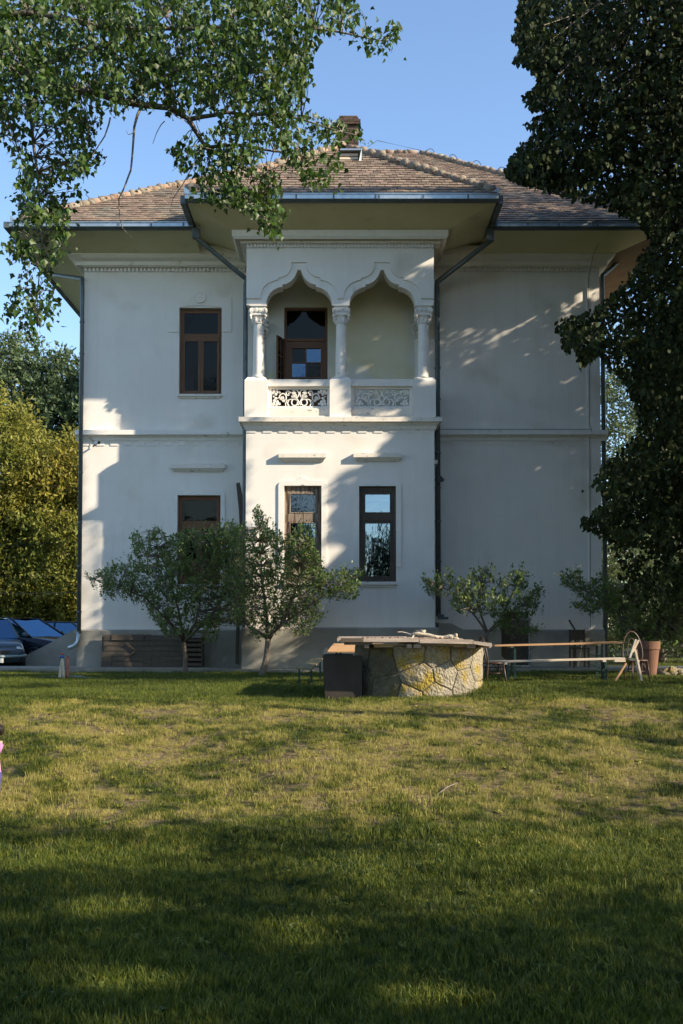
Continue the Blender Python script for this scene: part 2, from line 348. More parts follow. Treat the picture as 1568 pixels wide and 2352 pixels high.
# cellar hatch slope to the right of the bay
q = [P(1002, 1431, YM - .2), P(1030, 1432, YM - .2), P(1068, 1451, YM - .2), P(1130, 1495, YM - .2), P(1172, 1529, YM - .2), P(1002, 1529, YM - .2)]
mb = MB(); mb.prism([(p.x, max(p.z, .01)) for p in q], YM - .75, YM - .085)
obj('cellar_hatch', mb, M['plinth'], house)
# cellar door
cd = obj('cellar_door', MB().box(W_CEL[0] + .01, W_CEL[1] - .01, YM + .15, YM + .2, .02, W_CEL[3]), M['wooddark'], house)
obj('door_head', MB().box(W_CEL[0] - .03, W_CEL[1] + .02, YM - .1, YM - .003, zz(1425, YM), zz(1419, YM)), M['plinth'], cd)
# ---------------------------------------------------------- string courses, friezes
zs0, zs1 = zz(998.3, YM - .14), zz(987.5, YM - .14)
prof = [(.005, zs0 - .13), (.03, zs0 - .125), (.05, zs0 - .06), (.10, zs0 - .02), (.10, zs0), (.155, zs0), (.155, zs1), (.005, zs1 + .02)]
def course(mb, x0, x1, y, prof):          # straight run along a front wall
    n = len(prof); v = [(x, y - o, z) for x in (x0, x1) for o, z in prof]
    mb.add(v, [(i, i + 1, i + 1 + n, i + n) for i in range(n - 1)]); mb.add([v[i] for i in range(n)], [tuple(range(n))]); mb.add([v[n + i] for i in range(n)], [tuple(range(n))[::-1]])
for a_, b_ in ((XM0 - .155, XB0 - .002), (XB1 + .002, XM1 + .16)):
    mb = MB(); course(mb, a_, b_, YM, prof); obj('string_course', mb, M['trim'], house)
zb0, zb1 = zz(968, YB - .15), zz(957.5, YB - .15)
prof = [(.005, zb0 - .17), (.03, zb0 - .165), (.05, zb0 - .08), (.10, zb0 - .02), (.10, zb0), (.155, zb0), (.155, zb1), (.005, zb1 + .035)]
mb = MB(); mb.ring(XB0, XB1, YB, YM - .16, prof, back=False); obj('bay_string_course', mb, M['ledge'], house)
def frieze(name, x0, x1, y, ztop, zmid, zlow, pitch, first=.55):
    poly = [(x0, ztop), (x0, zlow)]; x = x0; k = 0; wl = pitch * .56
    while True:
        xe = x + (wl if k % 2 == 0 else pitch - wl)
        if k == 0: xe = x + wl * 1.1
        if xe >= x1: break
        poly.append((xe, zlow if k % 2 == 0 else zmid)); poly.append((xe, zmid if k % 2 == 0 else zlow)); x = xe; k += 1
    poly += [(x1, poly[-1][1]), (x1, ztop)]
    obj(name, MB().prism(poly, y - .014, y - .001), M['wall'], house)
frieze('stepped_frieze', XM0 + .002, XB0 - .005, YM, zs0 - .11, zz(1015.5, YM), zz(1024, YM), .328)
frieze('stepped_frieze', XB1 + .01, XM1 - .01, YM, zs0 - .11, zz(1013, YM), zz(1022, YM), .335)
frieze('bay_stepped_frieze', XB0 + .003, XB1 - .003, YB, zb0 - .12, zz(984.5, YB), zz(994.2, YB), .363)
# pilaster strip at the right corner
obj('corner_pilaster', MB().box(xx(1347, 800, YM), XM1 + .012, YM - .03, YM - .001, ZPL, ZT - .2), M['wall'], house)
# ---------------------------------------------------------- cornices with dentils
def cornice(name, x0, x1, y, ztop, zcove, zl0, zl1, zd0, zd1, o1, o2, spans, back, pitch):
    prof = [(.004, zd0 - .012), (.055, zd0 - .004)] if False else [(.004, zd1), (.12, zd1), (.12, zl0 - .02), (o2 * .85, zl0), (o2, zl0), (o2, zl1), (o2 + .03, zl1 + .015), (o1 - .05, zcove - .06), (o1, zcove), (o1, ztop)]
    c = []
    for (a, b) in spans:
        mb = MB()
        if back is None: mb.ring(a, b, y, YM, prof, back=False)
        else: course(mb, a, b, y, prof)
        o = obj(name, mb, M['trim'], house); c.append(o)
        n = int((b - a) / pitch); dm = None
        for k in range(n):
            x = a + (b - a) * (k + .5) / n
            if dm is None: dm = MB().box(-pitch * .3, pitch * .3, -.085 if back is None else -.055, -.003, zd0, zd1 - .002).mesh('dentil', M['trim'])
            d = obj('dentil', dm, None, o, mw=Matrix.Translation((x, y, 0)))
    return c
zc = [zz(y, YM - .3) for y in (570, 585.5)]; 
OMC = .34
cornice('cornice', 0, 0, YM, zc[0] + .05, zc[1], zz(608.8, YM - .18), zz(600, YM - .18), zz(625, YM), zz(616.7, YM), OMC, .17,
        [(XM0 - .0, XB0 - .06), (XB1 + .06, XM1)], 1, .096)
for sgn, X in ((-1, XM0), (1, XM1)):     # returns along the side walls
    mb = MB(); pr = [(.004, zz(616.7, YM)), (.17, zz(608.8, YM - .18)), (.17, zz(600, YM - .18)), (OMC, zc[1]), (OMC, zc[0] + .05)]
    v = [(X + sgn * o, YM - o, z) for o, z in pr] + [(X + sgn * o, YR, z) for o, z in pr]; n = 5
    mb.add(v, [(i, i + 1, i + 1 + n, i + n) for i in range(n - 1)]); 
    v = [(X + sgn * o, YM - o, z) for o, z in pr] + [(X - sgn * .01, YM - o, z) for o, z in pr]
    mb.add(v, [(i, i + 1, i + 1 + n, i + n) for i in range(n - 1)])
    obj('side_cornice', mb, M['trim'], house)
ZSB = zz(527, YB - .31)
cornice('bay_cornice', 0, 0, YB, ZSB + .06, zz(541, YB - .31), zz(555.4, YB - .16), zz(546, YB - .16), zz(571.2, YB), zz(562, YB), .31, .155, [(XB0, XB1)], None, .0765)
# ---------------------------------------------------------- bay upper wall with the two ogee arches
ZSP = zz(700.8, YB)
def ax(cx, off): return xx(cx + off, 690, YB)
inner = [(75.5, 700.8), (75, 692), (72, 682), (66, 672), (57.5, 665), (48, 660.5), (38.4, 658.8), (38.2, 653.2), (31, 652.2), (24.5, 649.5), (18, 645), (12, 638), (7.6, 630), (5, 624), (4, 619.8)]
outer = [(88.6, 686.4), (88, 678), (86, 669), (80, 659), (70, 650.5), (58, 645.5), (48.6, 643.5), (48.6, 638.4), (40, 637.6), (32, 634.5), (25, 629), (20, 621), (17.9, 614), (17.9, 603.8)]
def arch(cx, pr): return [(ax(cx, -o), zz(y, YB)) for o, y in pr] + [(ax(cx, o), zz(y, YB)) for o, y in pr[::-1]]
C1, C2 = 686.5, 877.6
low = [(XB0, ZSP)] + arch(C1, inner) + arch(C2, inner) + [(XB1, ZSP)]
ZBT = zz(562, YB) + .3
archw = obj('arcade_wall', MB().prism(low + [(XB1, ZBT), (XB0, ZBT)], YB, YB + .34), M['trim'], house)
zm = zz(686.4, YB)
field = [(XB0 - .001, zm)] + arch(C1, outer) + arch(C2, outer) + [(XB1 + .001, zm), (XB1 + .001, ZBT), (XB0 - .001, ZBT)]
obj('spandrel_field', MB().prism(field, YB - .035, YB - .001), M['wall'], archw)
# side arches, ceiling, floor of the loggia
for X0, X1 in ((XB0, XB0 + .3), (XB1 - .3, XB1)):
    ys = YB + .34; L = YM - .15; c = (ys + L) / 2; h = (L - ys) / 2
    poly = [(ys + .002, ZBT), (ys + .002, zz(640, YB))] + [(c - h * math.cos(t), zz(700, YB) + (zz(655, YB) - zz(700, YB)) * math.sin(t)) for t in np.linspace(.2, math.pi - .2, 9)] + [(YM - .003, zz(640, YB)), (YM - .003, ZBT)]
    mb = MB(); mb.prism(poly, X0, X1, axis='x'); obj('side_arch', mb, M['trim'], house)
obj('loggia_ceiling', MB().box(XB0 + .3, XB1 - .3, YB + .342, YM - .003, zz(603, YB), zz(603, YB) + .1), M['loggia'], house)
obj('loggia_floor', MB().box(XB0 + .01, XB1 - .01, YB + .02, YM - .003, ZFL - .25, ZFL - .002), M['concrete'], house)
mb = MB(); wall_holes(mb, XB0 + .005, XB1 - .005, ZFL, zz(603, YB), [W_DR], YM - .012, .01); obj('loggia_back_wall', mb, M['loggia'], house)
# columns
ZP0 = zz(866, YB)
colparts = {}
def volute(mb, cx, y, cz, r, s=1):
    pts = []
    for k in range(15):
        t = k / 14; a = s * t * 3.6 * math.pi / 1.15 + (math.pi / 2); rr = r * (1 - .78 * t); pts.append((cx + rr * math.cos(a) * 1.0, y - .012 * t, cz + rr * math.sin(a)))
    mb.tube(pts, [.014 - .006 * k / 14 for k in range(15)], 5); mb.blob((cx, y - .01, cz), .012, 1, 6, 0)
def column(cx, y, z0, z1, half=False):
    hcap = (z1 - z0) * .245; zc = z1 - hcap
    mb = MB(); n = 14; prof = []
    r0 = .135
    for k in range(n + 1):
        t = k / n; prof.append((r0 * (1 - .13 * t ** 1.6), z0 + .075 + (zc - z0 - .075) * t))
    mb.lathe(cx, y, prof, 24)
    c = obj('column', mb, M['trim'], house, smooth=True)
    mb = MB(); mb.lathe(cx, y, [(.175, z0), (.18, z0 + .015), (.175, z0 + .03), (.155, z0 + .036), (.15, z0 + .05), (.16, z0 + .06), (.15, z0 + .072), (.136, z0 + .078)], 24)
    obj('column_base', mb, M['trim'], c, smooth=True)
    mb = MB(); r1 = r0 * .87
    mb.lathe(cx, y, [(r1, zc - .006), (r1 + .016, zc), (r1 + .022, zc + .012), (r1 + .016, zc + .024), (r1 - .004, zc + .028), (r1 + .002, zc + .12), (r1 + .03, zc + .17), (r1 + .05, zc + .19)], 24)
    zt = z1 - .022; aw = .198
    mb.box(cx - aw, cx + aw, y - aw, y + aw, zt, z1 - .001)
    mb.box(cx - .165, cx + .165, y - .165, y + .165, zc + .19, zt)
    zv = (zc + .16 + zt) / 2 + .005
    for sy in (-1, 1):
        for ox, s in ((-.155, 1), (-.055, -1), (.055, 1), (.155, -1)):
            volute(mb, cx + ox, y + sy * .175, zv + (.012 if abs(ox) < .1 else -.004), .047 if abs(ox) < .1 else .058, s)
    for sx in (-1, 1):
        for oy in (-.15, 0, .15):
            pts = [(cx + sx * .18, y + oy + .05 * math.cos(t), zv + .05 * math.sin(t)) for t in np.linspace(0, 5, 9)]; mb.tube(pts, .012, 5)
        for sy in (-1, 1):
            mb.blob((cx + sx * .175, y + sy * .165, zc + .165), .034, 3, 7, .4, (1, 1, 1.1)); mb.blob((cx + sx * .165, y + sy * .155, zc + .115), .022, 5, 6, .4, (1, 1, 1.4))
    for k in range(8):         # acanthus leaves round the neck
        a = 2 * math.pi * (k + .5) / 8; ca, sa = math.cos(a), math.sin(a); rr = r1 + .012
        pts = [(cx + ca * (rr + d), y + sa * (rr + d), zc + z) for d, z in ((0, .03), (.006, .07), (.012, .11), (.032, .138))]
        mb.tube(pts, [.022, .03, .022, .008], 5)
        for e in (-.22, .22): mb.tube([(cx + math.cos(a + e) * rr, y + math.sin(a + e) * rr, zc + .03), (cx + math.cos(a + e * 1.2) * (rr + .012), y + math.sin(a + e * 1.2) * (rr + .012), zc + .085)], [.012, .005], 4)
    obj('capital', mb, M['trim'], c)
    return c
YC = YB + .17
for cx in (592.2, 783.4, 973.6): column(xx(cx, 790, YB), YC, ZP0, ZSP)
for cx in (XB0 + .22, XB1 - .22): column(cx, YM - .03, zz(866, YB), ZSP)
# pedestals
for a, b in ((XB0 - .035, None), (None, None), (None, XB1 + .035)):
    if a is not None: x0, x1 = a, xx(614.8, 910, YB)
    elif b is not None: x0, x1 = xx(947, 910, YB), b
    else: x0, x1 = xx(757, 910, YB), xx(806.3, 910, YB)
    z0, z1 = zb1 + .02, zz(866, YB); cz = .085; c = .06
    mb = MB(); v = []
    for z, d in ((z0, 0), (z1 - cz, 0), (z1, c)):
        v += [(x0 + d, YB - .045 + d, z), (x1 - d, YB - .045 + d, z), (x1 - d, YB + .36 - d, z), (x0 + d, YB + .36 - d, z)]
    mb.add(v, [(8, 9, 10, 11)] + [(4 * k + i, 4 * k + (i + 1) % 4, 4 * k + 4 + (i + 1) % 4, 4 * k + 4 + i) for k in range(2) for i in range(4)])
    obj('pedestal', mb, M['wall'], house)
# parapet: rail, base band, pierced panel
for a, b in ((614.8, 757), (806.3, 947)):
    x0, x1 = xx(a, 910, YB), xx(b, 910, YB); y = YB + .05
    bal = obj('balustrade', MB().box(x0 + .002, x1 - .002, y, y + .2, zb1 + .02, zz(938, YB)), M['ledge'], house)
    obj('rail', MB().bbox(x0 + .002, x1 - .002, y - .015, y + .24, zz(886.2, YB), zz(870, YB), .008), M['trim'], bal)
    zo0, zo1 = zz(930.5, YB), zz(891.5, YB); xo0, xo1 = x0 + .075, x1 - .065
    mb = MB(); wall_holes(mb, x0 + .002, x1 - .002, zz(938, YB), zz(886.2, YB), [(xo0, xo1, zo0, zo1)], y + .055, .07); obj('panel_frame', mb, M['trim'], bal)
    mb = MB(); mb.box(x0 + .002, x1 - .002, y + .01, y + .16, zz(941, YB), zz(936, YB)); obj('panel_ledge', mb, M['ledge'], bal)
    mb = MB(); W = xo1 - xo0; H = zo1 - zo0; cx = (xo0 + xo1) / 2; yy = y + .085
    def Q(zx, zy, s=1): return (cx + s * (740 - zx) / 1156 * W * -1 if s == 1 else cx - (zx - 740) / 1156 * W, yy, zo1 - (zy - 190) / 310 * H)
    for s in (1, -1):
        def loop(c, r, a0, a1, th, n=14, shrink=0):
            mb.tube([Q(c[0] + (r * (1 - shrink * k / n)) * math.cos(a0 + (a1 - a0) * k / n), c[1] - (r * (1 - shrink * k / n)) * math.sin(a0 + (a1 - a0) * k / n), s) for k in range(n + 1)], th, 6)
        loop((655, 268), 76, 2.4, -2.2, .017); loop((505, 262), 48, 0, 5.6, .016, shrink=.3); mb.blob(Q(520, 265, s), .022, 2, 7, .3)
        loop((395, 338), 72, -.6, 3.4, .017); loop((640, 425), 62, 2.2, 6.5, .017)
        mb.tube([Q(*p, s) for p in ((460, 495), (450, 450), (480, 395), (560, 372), (660, 372), (700, 395))], .014, 6)
        mb.tube([Q(*p, s) for p in ((520, 495), (490, 440), (520, 395))], [.024, .018, .012], 6)
        mb.tube([Q(*p, s) for p in ((640, 310), (690, 360), (735, 430), (770, 480))], .017, 6)
        mb.tube([Q(*p, s) for p in ((300, 340), (360, 375), (420, 395))], .016, 6)
        for (zx, zy), r in (((625, 250), .048), ((655, 300), .036), ((385, 345), .042), ((415, 395), .034), ((600, 320), .026)): 
            mb.blob(Q(zx, zy, s), r, zx, 9, .5, (1, .4, 1))
            for k in range(6): mb.tube([Q(zx, zy, s), tuple(Vector(Q(zx, zy, s)) + Vector((r * 1.05 * math.cos(k * 1.05), -.022, r * 1.05 * math.sin(k * 1.05))))], [.006, .011], 4)
        for (zx, zy), r in (((210, 225), .045), ((280, 225), .042), ((330, 240), .03), ((250, 280), .035), ((205, 320), .02), ((250, 350), .038), ((220, 400), .045), ((280, 420), .045), ((200, 460), .04), ((260, 470), .045), ((320, 455), .035), ((185, 250), .035)):
            mb.blob(Q(zx, zy, s), r, zx + zy, 8, .7, (1, .5, 1))
    mb.tube([Q(740 + d, 430, 1) for d in (-25, 25)], .022, 6)
    obj('scroll_panel', mb, M['trim'], bal)
for X in (XB0 + .05, XB1 - .2):
    obj('side_parapet', MB().box(X, X + .15, YB + .37, YM - .02, zb1 + .02, zz(870, YB)), M['trim'], house)
# ---------------------------------------------------------- ledges, window surrounds, medallion
def ledge(px0, px1, py0, py1, py2, Y):
    a, b, c, d = rect(px0, px1, py0, py1, Y); e = zz(py2, Y); o = .11
    mb = MB(); mb.box(a, b, Y - o, Y - .002, c, d)
    v = [(a + .07, Y - .03, e), (b - .07, Y - .03, e), (b - .07, Y - .002, e), (a + .07, Y - .002, e), (a + .012, Y - o + .012, c - .001), (b - .012, Y - o + .012, c - .001), (b - .012, Y - .002, c - .001), (a + .012, Y - .002, c - .001)]
    mb.add(v, [(3, 2, 1, 0), (0, 1, 5, 4), (1, 2, 6, 5), (3, 0, 4, 7)])
    return obj('window_ledge', mb, M['ledge'], house)
ledge(393, 517, 1066.5, 1077, 1084, YM); ledge(640, 749, 1042.5, 1052.6, 1061, YB); ledge(811.5, 921.3, 1042, 1052, 1060.5, YB)
obj('side_ledge', MB().box(XB1 + .002, XB1 + .1, YB + .25, YM - .25, zz(1061, YB), zz(1052, YB)), M['ledge'], house)
def surround(op, px0, px1, pyt, pyb, Y, bump):
    a, b, c, d = op; X0, X1 = xx(px0, 1200, Y), xx(px1, 1200, Y); zt = zz(pyt, Y); zb = zz(pyb, Y); r = .12; cx = xx(bump, 1100, Y)
    out = [(X0, zb)] + [(X0 + r - r * math.cos(t), zt - r + r * math.sin(t)) for t in np.linspace(0, math.pi / 2, 6)]
    out += [(cx - .19, zt), (cx - .14, zt + .012), (cx - .10, zt + .05), (cx - .05, zt + .055), (cx - .045, zt + .085), (cx + .045, zt + .085), (cx + .05, zt + .055), (cx + .10, zt + .05), (cx + .14, zt + .012), (cx + .19, zt)]
    out += [(X1 - r + r * math.sin(t), zt - r + r * math.cos(t)) for t in np.linspace(0, math.pi / 2, 6)] + [(X1, zb)]
    poly = out + [(X1, zb), (b, zb), (b, d), (cx + .03, d), (cx + .03, d + .02), (cx - .03, d + .02), (cx - .03, d), (a, d), (a, zb)]
    poly = [p for i, p in enumerate(poly) if p != poly[i - 1]]
    return obj('window_surround', MB().prism(poly, Y - .028, Y - .001), M['trim'], house)
surround(W_LL, 393.5, 516, 1126.7, 1345, YM, 457); surround(W_B1, 639, 750, 1104.5, 1305, YB, 695); surround(W_B2, 811.9, 921.3, 1106, 1303, YB, 867)
X0, X1 = xx(387, 720, YM), xx(531.5, 720, YM); za, zb_ = zz(763, YM), zz(683.5, YM); a, b, c, d = W_UL; cx = xx(460, 684, YM); 
ogee = [(cx - .34, zb_), (cx - .27, zb_ + .02), (cx - .24, zb_ + .14), (cx - .15, zb_ + .21), (cx - .10, zb_ + .29), (cx + .10, zb_ + .29), (cx + .15, zb_ + .21), (cx + .24, zb_ + .14), (cx + .27, zb_ + .02), (cx + .34, zb_)]
arc = [(b, za), (b, d)] + [(b + (a - b) * t, d + .055 * math.sin(math.pi * t)) for t in (.15, .3, .5, .7, .85)] + [(a, d), (a, za)]
hood = obj('window_hood', MB().prism([(X0, za), (X0, zb_)] + ogee + [(X1, zb_), (X1, za)] + arc, YM - .022, YM - .001), M['wall'], house)
mb = MB(); mz = zz(684.5, YM); n = 28
prof = [(.135, 0), (.135, .03), (.125, .04), (.11, .03), (.10, .018), (.085, .02), (.075, .035), (.06, .03), (.045, .022), (.02, .04), (.001, .045)]
for r, o in prof:
    for k in range(n): mb.v.append((cx + r * math.cos(2 * math.pi * k / n), YM - .022 - o, mz + r * math.sin(2 * math.pi * k / n)))
for i in range(len(prof) - 1):
    for k in range(n): mb.f.append((i * n + k, i * n + (k + 1) % n, (i + 1) * n + (k + 1) % n, (i + 1) * n + k))
obj('medallion', mb, M['trim'], hood, smooth=True)
# ---------------------------------------------------------- windows
def framebars(mb, x0, x1, z0, z1, w, y0, y1):
    for r in ((x0, x0 + w, z0, z1), (x1 - w, x1, z0, z1), (x0 + w, x1 - w, z0, z0 + w), (x0 + w, x1 - w, z1 - w, z1)): mb.box(r[0], r[1], y0, y1, r[2], r[3])
def sill(win, a, b, c, Y, m='ledge', t=.09):
    mb = MB(); mb.bbox(a - .02, b + .02, Y - .075, Y + .1, c - t * .6, c + .012, .012); mb.box(a + .03, b - .03, Y - .035, Y - .002, c - t, c - t * .6)
    obj('sill', mb, M[m], win)
def pane(win, x0, x1, z0, z1, y, g): obj('pane', MB().box(x0, x1, y, y + .004, z0, z1), M[g], win)
def casement(op, Y, wood, zt, glass_, cols=2, panel=0):
    a, b, c, d = op; y = Y + .12; mb = MB(); framebars(mb, a + .003, b - .003, c + .003, d - .003, .055, y, y + .1)
    mb.box(a + .058, b - .058, y - .015, y + .09, zt - .04, zt + .04)
    win = obj('window', mb, M[wood], house); sill(win, a, b, c, Y)
    z0 = c + .06; z1 = zt - .042; n = cols; W = (b - a - .12) / n
    for k in range(n):
        x0 = a + .06 + W * k; s = MB(); zl = z0 + panel; framebars(s, x0 + .004, x0 + W - .004, z0 + .002, z1, .06, y - .022, y + .05)
        if panel: s.box(x0 + .06, x0 + W - .06, y, y + .03, z0 + .05, zl)
        obj('sash', s, M[wood], win); pane(win, x0 + .06, x0 + W - .06, zl + .06 if not panel else zl, z1 - .06, y + .01, glass_)
    s = MB(); framebars(s, a + .06, b - .06, zt + .042, d - .06, .045, y - .015, y + .05); obj('sash', s, M[wood], win); pane(win, a + .1, b - .1, zt + .08, d - .1, y + .01, glass_)
    return win
w1 = casement(W_UL, YM, 'woodbrown', zz(772, YM), 'glassv'); tag(w1, 'upper window with brown frame left of the loggia')
w2 = casement(W_LL, YM, 'woodbrown', zz(1204, YM), 'glassv', panel=.55); tag(w2, 'lower window with brown frame half hidden by shrubs')
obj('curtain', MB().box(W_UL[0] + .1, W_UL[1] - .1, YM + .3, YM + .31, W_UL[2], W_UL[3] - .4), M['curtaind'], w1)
for op, wood, gtop, lab in ((W_B1, 'woodold', 'glassd', 'weathered window of the bay behind the small tree'), (W_B2, 'wooddark', 'glassb', 'dark framed window of the bay beside the downpipe')):
    a, b, c, d = op; y = YB + .07; sh = 1 if op is W_B1 else 0
    zt0, zt1 = (zz(1198, YB), zz(1179, YB)) if sh else (zz(1197, YB), zz(1179, YB))
    ip0, ip1 = (xx(667, 1200, YB), xx(724, 1200, YB)) if sh else (xx(838.9, 1200, YB), xx(895.9, 1200, YB))
    mb = MB(); framebars(mb, a + .003, b - .003, c + .003, d - .003, .075, y, y + .12)
    mb.box(a + .078, b - .078, y - .02, y + .1, zt0, zt1)
    if not sh:       # scalloped board under the head and on the transom
        for z, dz in ((zt0 + .05, .05), (d - .078, .045)):
            poly = [(a + .09, z + .03), (a + .09, z)] + [(a + .09 + (b - a - .18) * t, z - dz * abs(math.sin(math.pi * 3 * t)) * .7) for t in np.linspace(.03, .97, 19)] + [(b - .09, z), (b - .09, z + .03)]
            mb.prism(poly, y - .03, y - .022)
    win = tag(obj('window', mb, M[wood], house), lab); sill(win, a, b, c, YB, t=.11)
    for z0, z1, g, top in ((c + .08, zt0 - .002, 'glassb', 0), (zt1 + .002, d - .08, gtop, 1)):
        s = MB(); wx = ip0 - (a + .078)
        pz0, pz1 = (zz(1323.5, YB), zz(1201, YB)) if not top else (zz(1176, YB) , zz(1134, YB))
        s.box(a + .08, ip0, y - .01, y + .06, z0, z1); s.box(ip1, b - .08, y - .01, y + .06, z0, z1)
        s.box(ip0, ip1, y - .01, y + .06, z0, pz0); s.box(ip0, ip1, y - .01, y + .06, pz1, z1)
        framebars(s, ip0 - .025, ip1 + .025, pz0 - .025, pz1 + .025, .026, y - .028, y - .011)
        obj('sash', s, M[wood], win); pane(win, ip0, ip1, pz0, pz1, y + .03, g)
    n = 34; v = []; f = []
    for k in range(n + 1):
        x = ip0 - .05 + (ip1 - ip0 + .1) * k / n; yv = YB + .26 + .018 * math.sin(k * 1.9) + .008 * math.sin(k * .7)
        v += [(x, yv, c + .05), (x, yv, zz(1201, YB) + (.0 if not sh else .5))]
        if k: f.append((2 * k - 2, 2 * k, 2 * k + 1, 2 * k - 1))
    obj('curtain', MB().add(v, f), M['curtain'], win, smooth=True)
# loggia door: transom light, inner door with panes, open outer leaf
a, b, c, d = W_DR; y = YM + .06; zt = zz(779, YM)
mb = MB(); framebars(mb, a + .003, b - .003, c + .003, d - .003, .06, y, y + .12); mb.box(a + .063, b - .063, y - .01, y + .1, zt - .03, zt + .03)
door = obj('balcony_door', mb, M['woodbrown'], house); pane(door, a + .06, b - .06, zt + .03, d - .06, y + .05, 'glassv')
s = MB(); xl = xx(670, 830, YM); xr = xx(736, 830, YM); s.box(a + .065, xl, y + .02, y + .08, c + .01, zt - .032); s.box(xr, b - .065, y + .02, y + .08, c + .01, zt - .032)
zr = [zz(798, YM), zz(831, YM), zz(865, YM), zz(898, YM)]; s.box(xl, xr, y + .02, y + .08, zr[0], zt - .032); s.box(xl, xr, y + .02, y + .07, c + .01, zr[3])
xm = (xl + xr) / 2 - .01
for k in (1, 2): s.box(xl, xr, y + .03, y + .07, zr[k] - .014, zr[k] + .014)
s.box(xm - .014, xm + .014, y + .028, y + .072, zr[3], zr[0])
obj('door_leaf', s, M['woodbrown'], door)
for i, (u, v_) in enumerate(((xl, xm - .014), (xm + .014, xr))):
    for k in range(3): pane(door, u, v_, zr[k + 1] + .014, zr[k] - .014, y + .05, 'glassc' if (i, k) in ((1, 0), (0, 1)) else 'glassv')
ang = R(112); hx, hy = a + .01, YM - .02; Wl = .42; dx, dy = math.cos(ang), -math.sin(ang)
mw = Matrix.Translation((hx, hy, 0)) @ Matrix(((dx, dy, 0, 0), (dy, -dx, 0, 0), (0, 0, 1, 0), (0, 0, 0, 1)))
s = MB(); zl = zt - .02; framebars(s, 0, Wl, c + .05, zl, .05, -.02, .02)
h3 = (zl - .05 - c - .1) / 5; s.box(Wl / 2 - .012, Wl / 2 + .012, -.015, .015, c + .1, zl - .05)
for k in range(1, 5): s.box(.05, Wl - .05, -.014, .014, zl - .05 - h3 * k - .012, zl - .05 - h3 * k + .012)
leaf = obj('open_leaf', s, M['woodbrown'], door, mw=mw); 
o = obj('leaf_glazing', MB().box(.05, Wl - .05, -.003, .003, c + .1, zl - .05), M['glassb'], door, mw=mw)
# ---------------------------------------------------------- eaves: soffits and gutters
zgm0, zgm1 = zz(522.6, YE), zz(509, YE); ZSM = zc[0] + .04
XE = 7.66; XBE0, XBE1 = xx(424, 455, YBE), xx(1145, 455, YBE)
zgb0, zgb1 = zz(459, YBE), zz(443.5, YBE)
def quadobj(name, qs, m, par=None):
    mb = MB()
    for q_ in qs: mb.add(q_, [tuple(range(len(q_)))])
    return obj(name, mb, m, par or house)
oc = OMC - .03
qs = []; qside = {}
for sx, Xw, xe in ((-1, XM0, XBE0), (1, XM1, XBE1)):
    xi = xe + sx * -.0
    qs.append([(Xw + sx * oc, YM - oc, zc[1] + .02), (sx * XE, YE + .06, zgm0 + .02), (xe, YE + .06, zgm0 + .02), (xe, YM - oc, zc[1] + .02)])
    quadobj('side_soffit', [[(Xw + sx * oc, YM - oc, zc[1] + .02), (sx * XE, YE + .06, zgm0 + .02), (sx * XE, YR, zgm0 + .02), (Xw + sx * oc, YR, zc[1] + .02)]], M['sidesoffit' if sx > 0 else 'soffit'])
    qs.append([(xe, YE + .05, zgm0 + .02), (xe, YM, zc[1]), (xe, YM, zgb0 + .1), (xe, YE + .05, zgb0 + .1)])
    qs.append([(xe, YM - oc, zc[1] + .02), (sx * 2.3, YM - oc, zc[1] + .02), (sx * 2.3, YM, zc[1] + .3), (xe, YM, zc[1] + .3)])
    quadobj('soffit', qs, M['soffit']); qs = []
zi = zz(528, YB - .31); i0, i1 = XB0 - .30, XB1 + .30
qs = [[(i0, YB - .30, zi), (XBE0 + .02, YBE + .05, zgb0 + .02), (XBE1 - .02, YBE + .05, zgb0 + .02), (i1, YB - .30, zi)],
      [(i0, YB - .30, zi), (XBE0 + .02, YBE + .05, zgb0 + .02), (XBE0 + .02, YM + .2, zgb0 + .02), (i0, YM + .2, zi)],
      [(i1, YB - .30, zi), (XBE1 - .02, YBE + .05, zgb0 + .02), (XBE1 - .02, YM + .2, zgb0 + .02), (i1, YM + .2, zi)]]
quadobj('bay_soffit', qs, M['soffit'])
def gutter(name, x0, x1, y, z0, z1, straps, side=None):
    mb = MB(); zm_ = z0 + (z1 - z0) * .42
    mb.box(x0, x1, y, y + .13, z0 + .03, z1 - .012); mb.box(x0, x1, y - .018, y, z1 - .022, z1)
    g = obj(name, mb, M['zinc'], house)
    mb = MB(); mb.add([(x0, y + .001, z0 + .03), (x1, y + .001, z0 + .03), (x1, y + .06, z0 - .02), (x0, y + .06, z0 - .02), (x1, y + .13, z0 - .02), (x0, y + .13, z0 - .02)], [(0, 1, 2, 3), (3, 2, 4, 5)])
    obj('gutter_underside', mb, M['zincdark'], g)
    for X in straps: obj('strap', MB().box(X - .018, X + .018, y - .014, y - .002, z0 + .01, z1 + .012), M['zincdark'], g)
    return g
def sx_(lst, Y, py): return [xx(v, py, Y) for v in lst]
gl = gutter('gutter', -XE, XBE0 + .0, YE, zgm0, zgm1, sx_([180, 272, 347, 421], YE, 515))
gr = gutter('gutter', XBE1, XE, YE, zgm0, zgm1, sx_([1139, 1212, 1283, 1362, 1371, 1475], YE, 515))
gb = gutter('bay_gutter', XBE0, XBE1, YBE, zgb0, zgb1, sx_([560, 645, 680, 766, 862, 870, 972, 1075], YBE, 450))
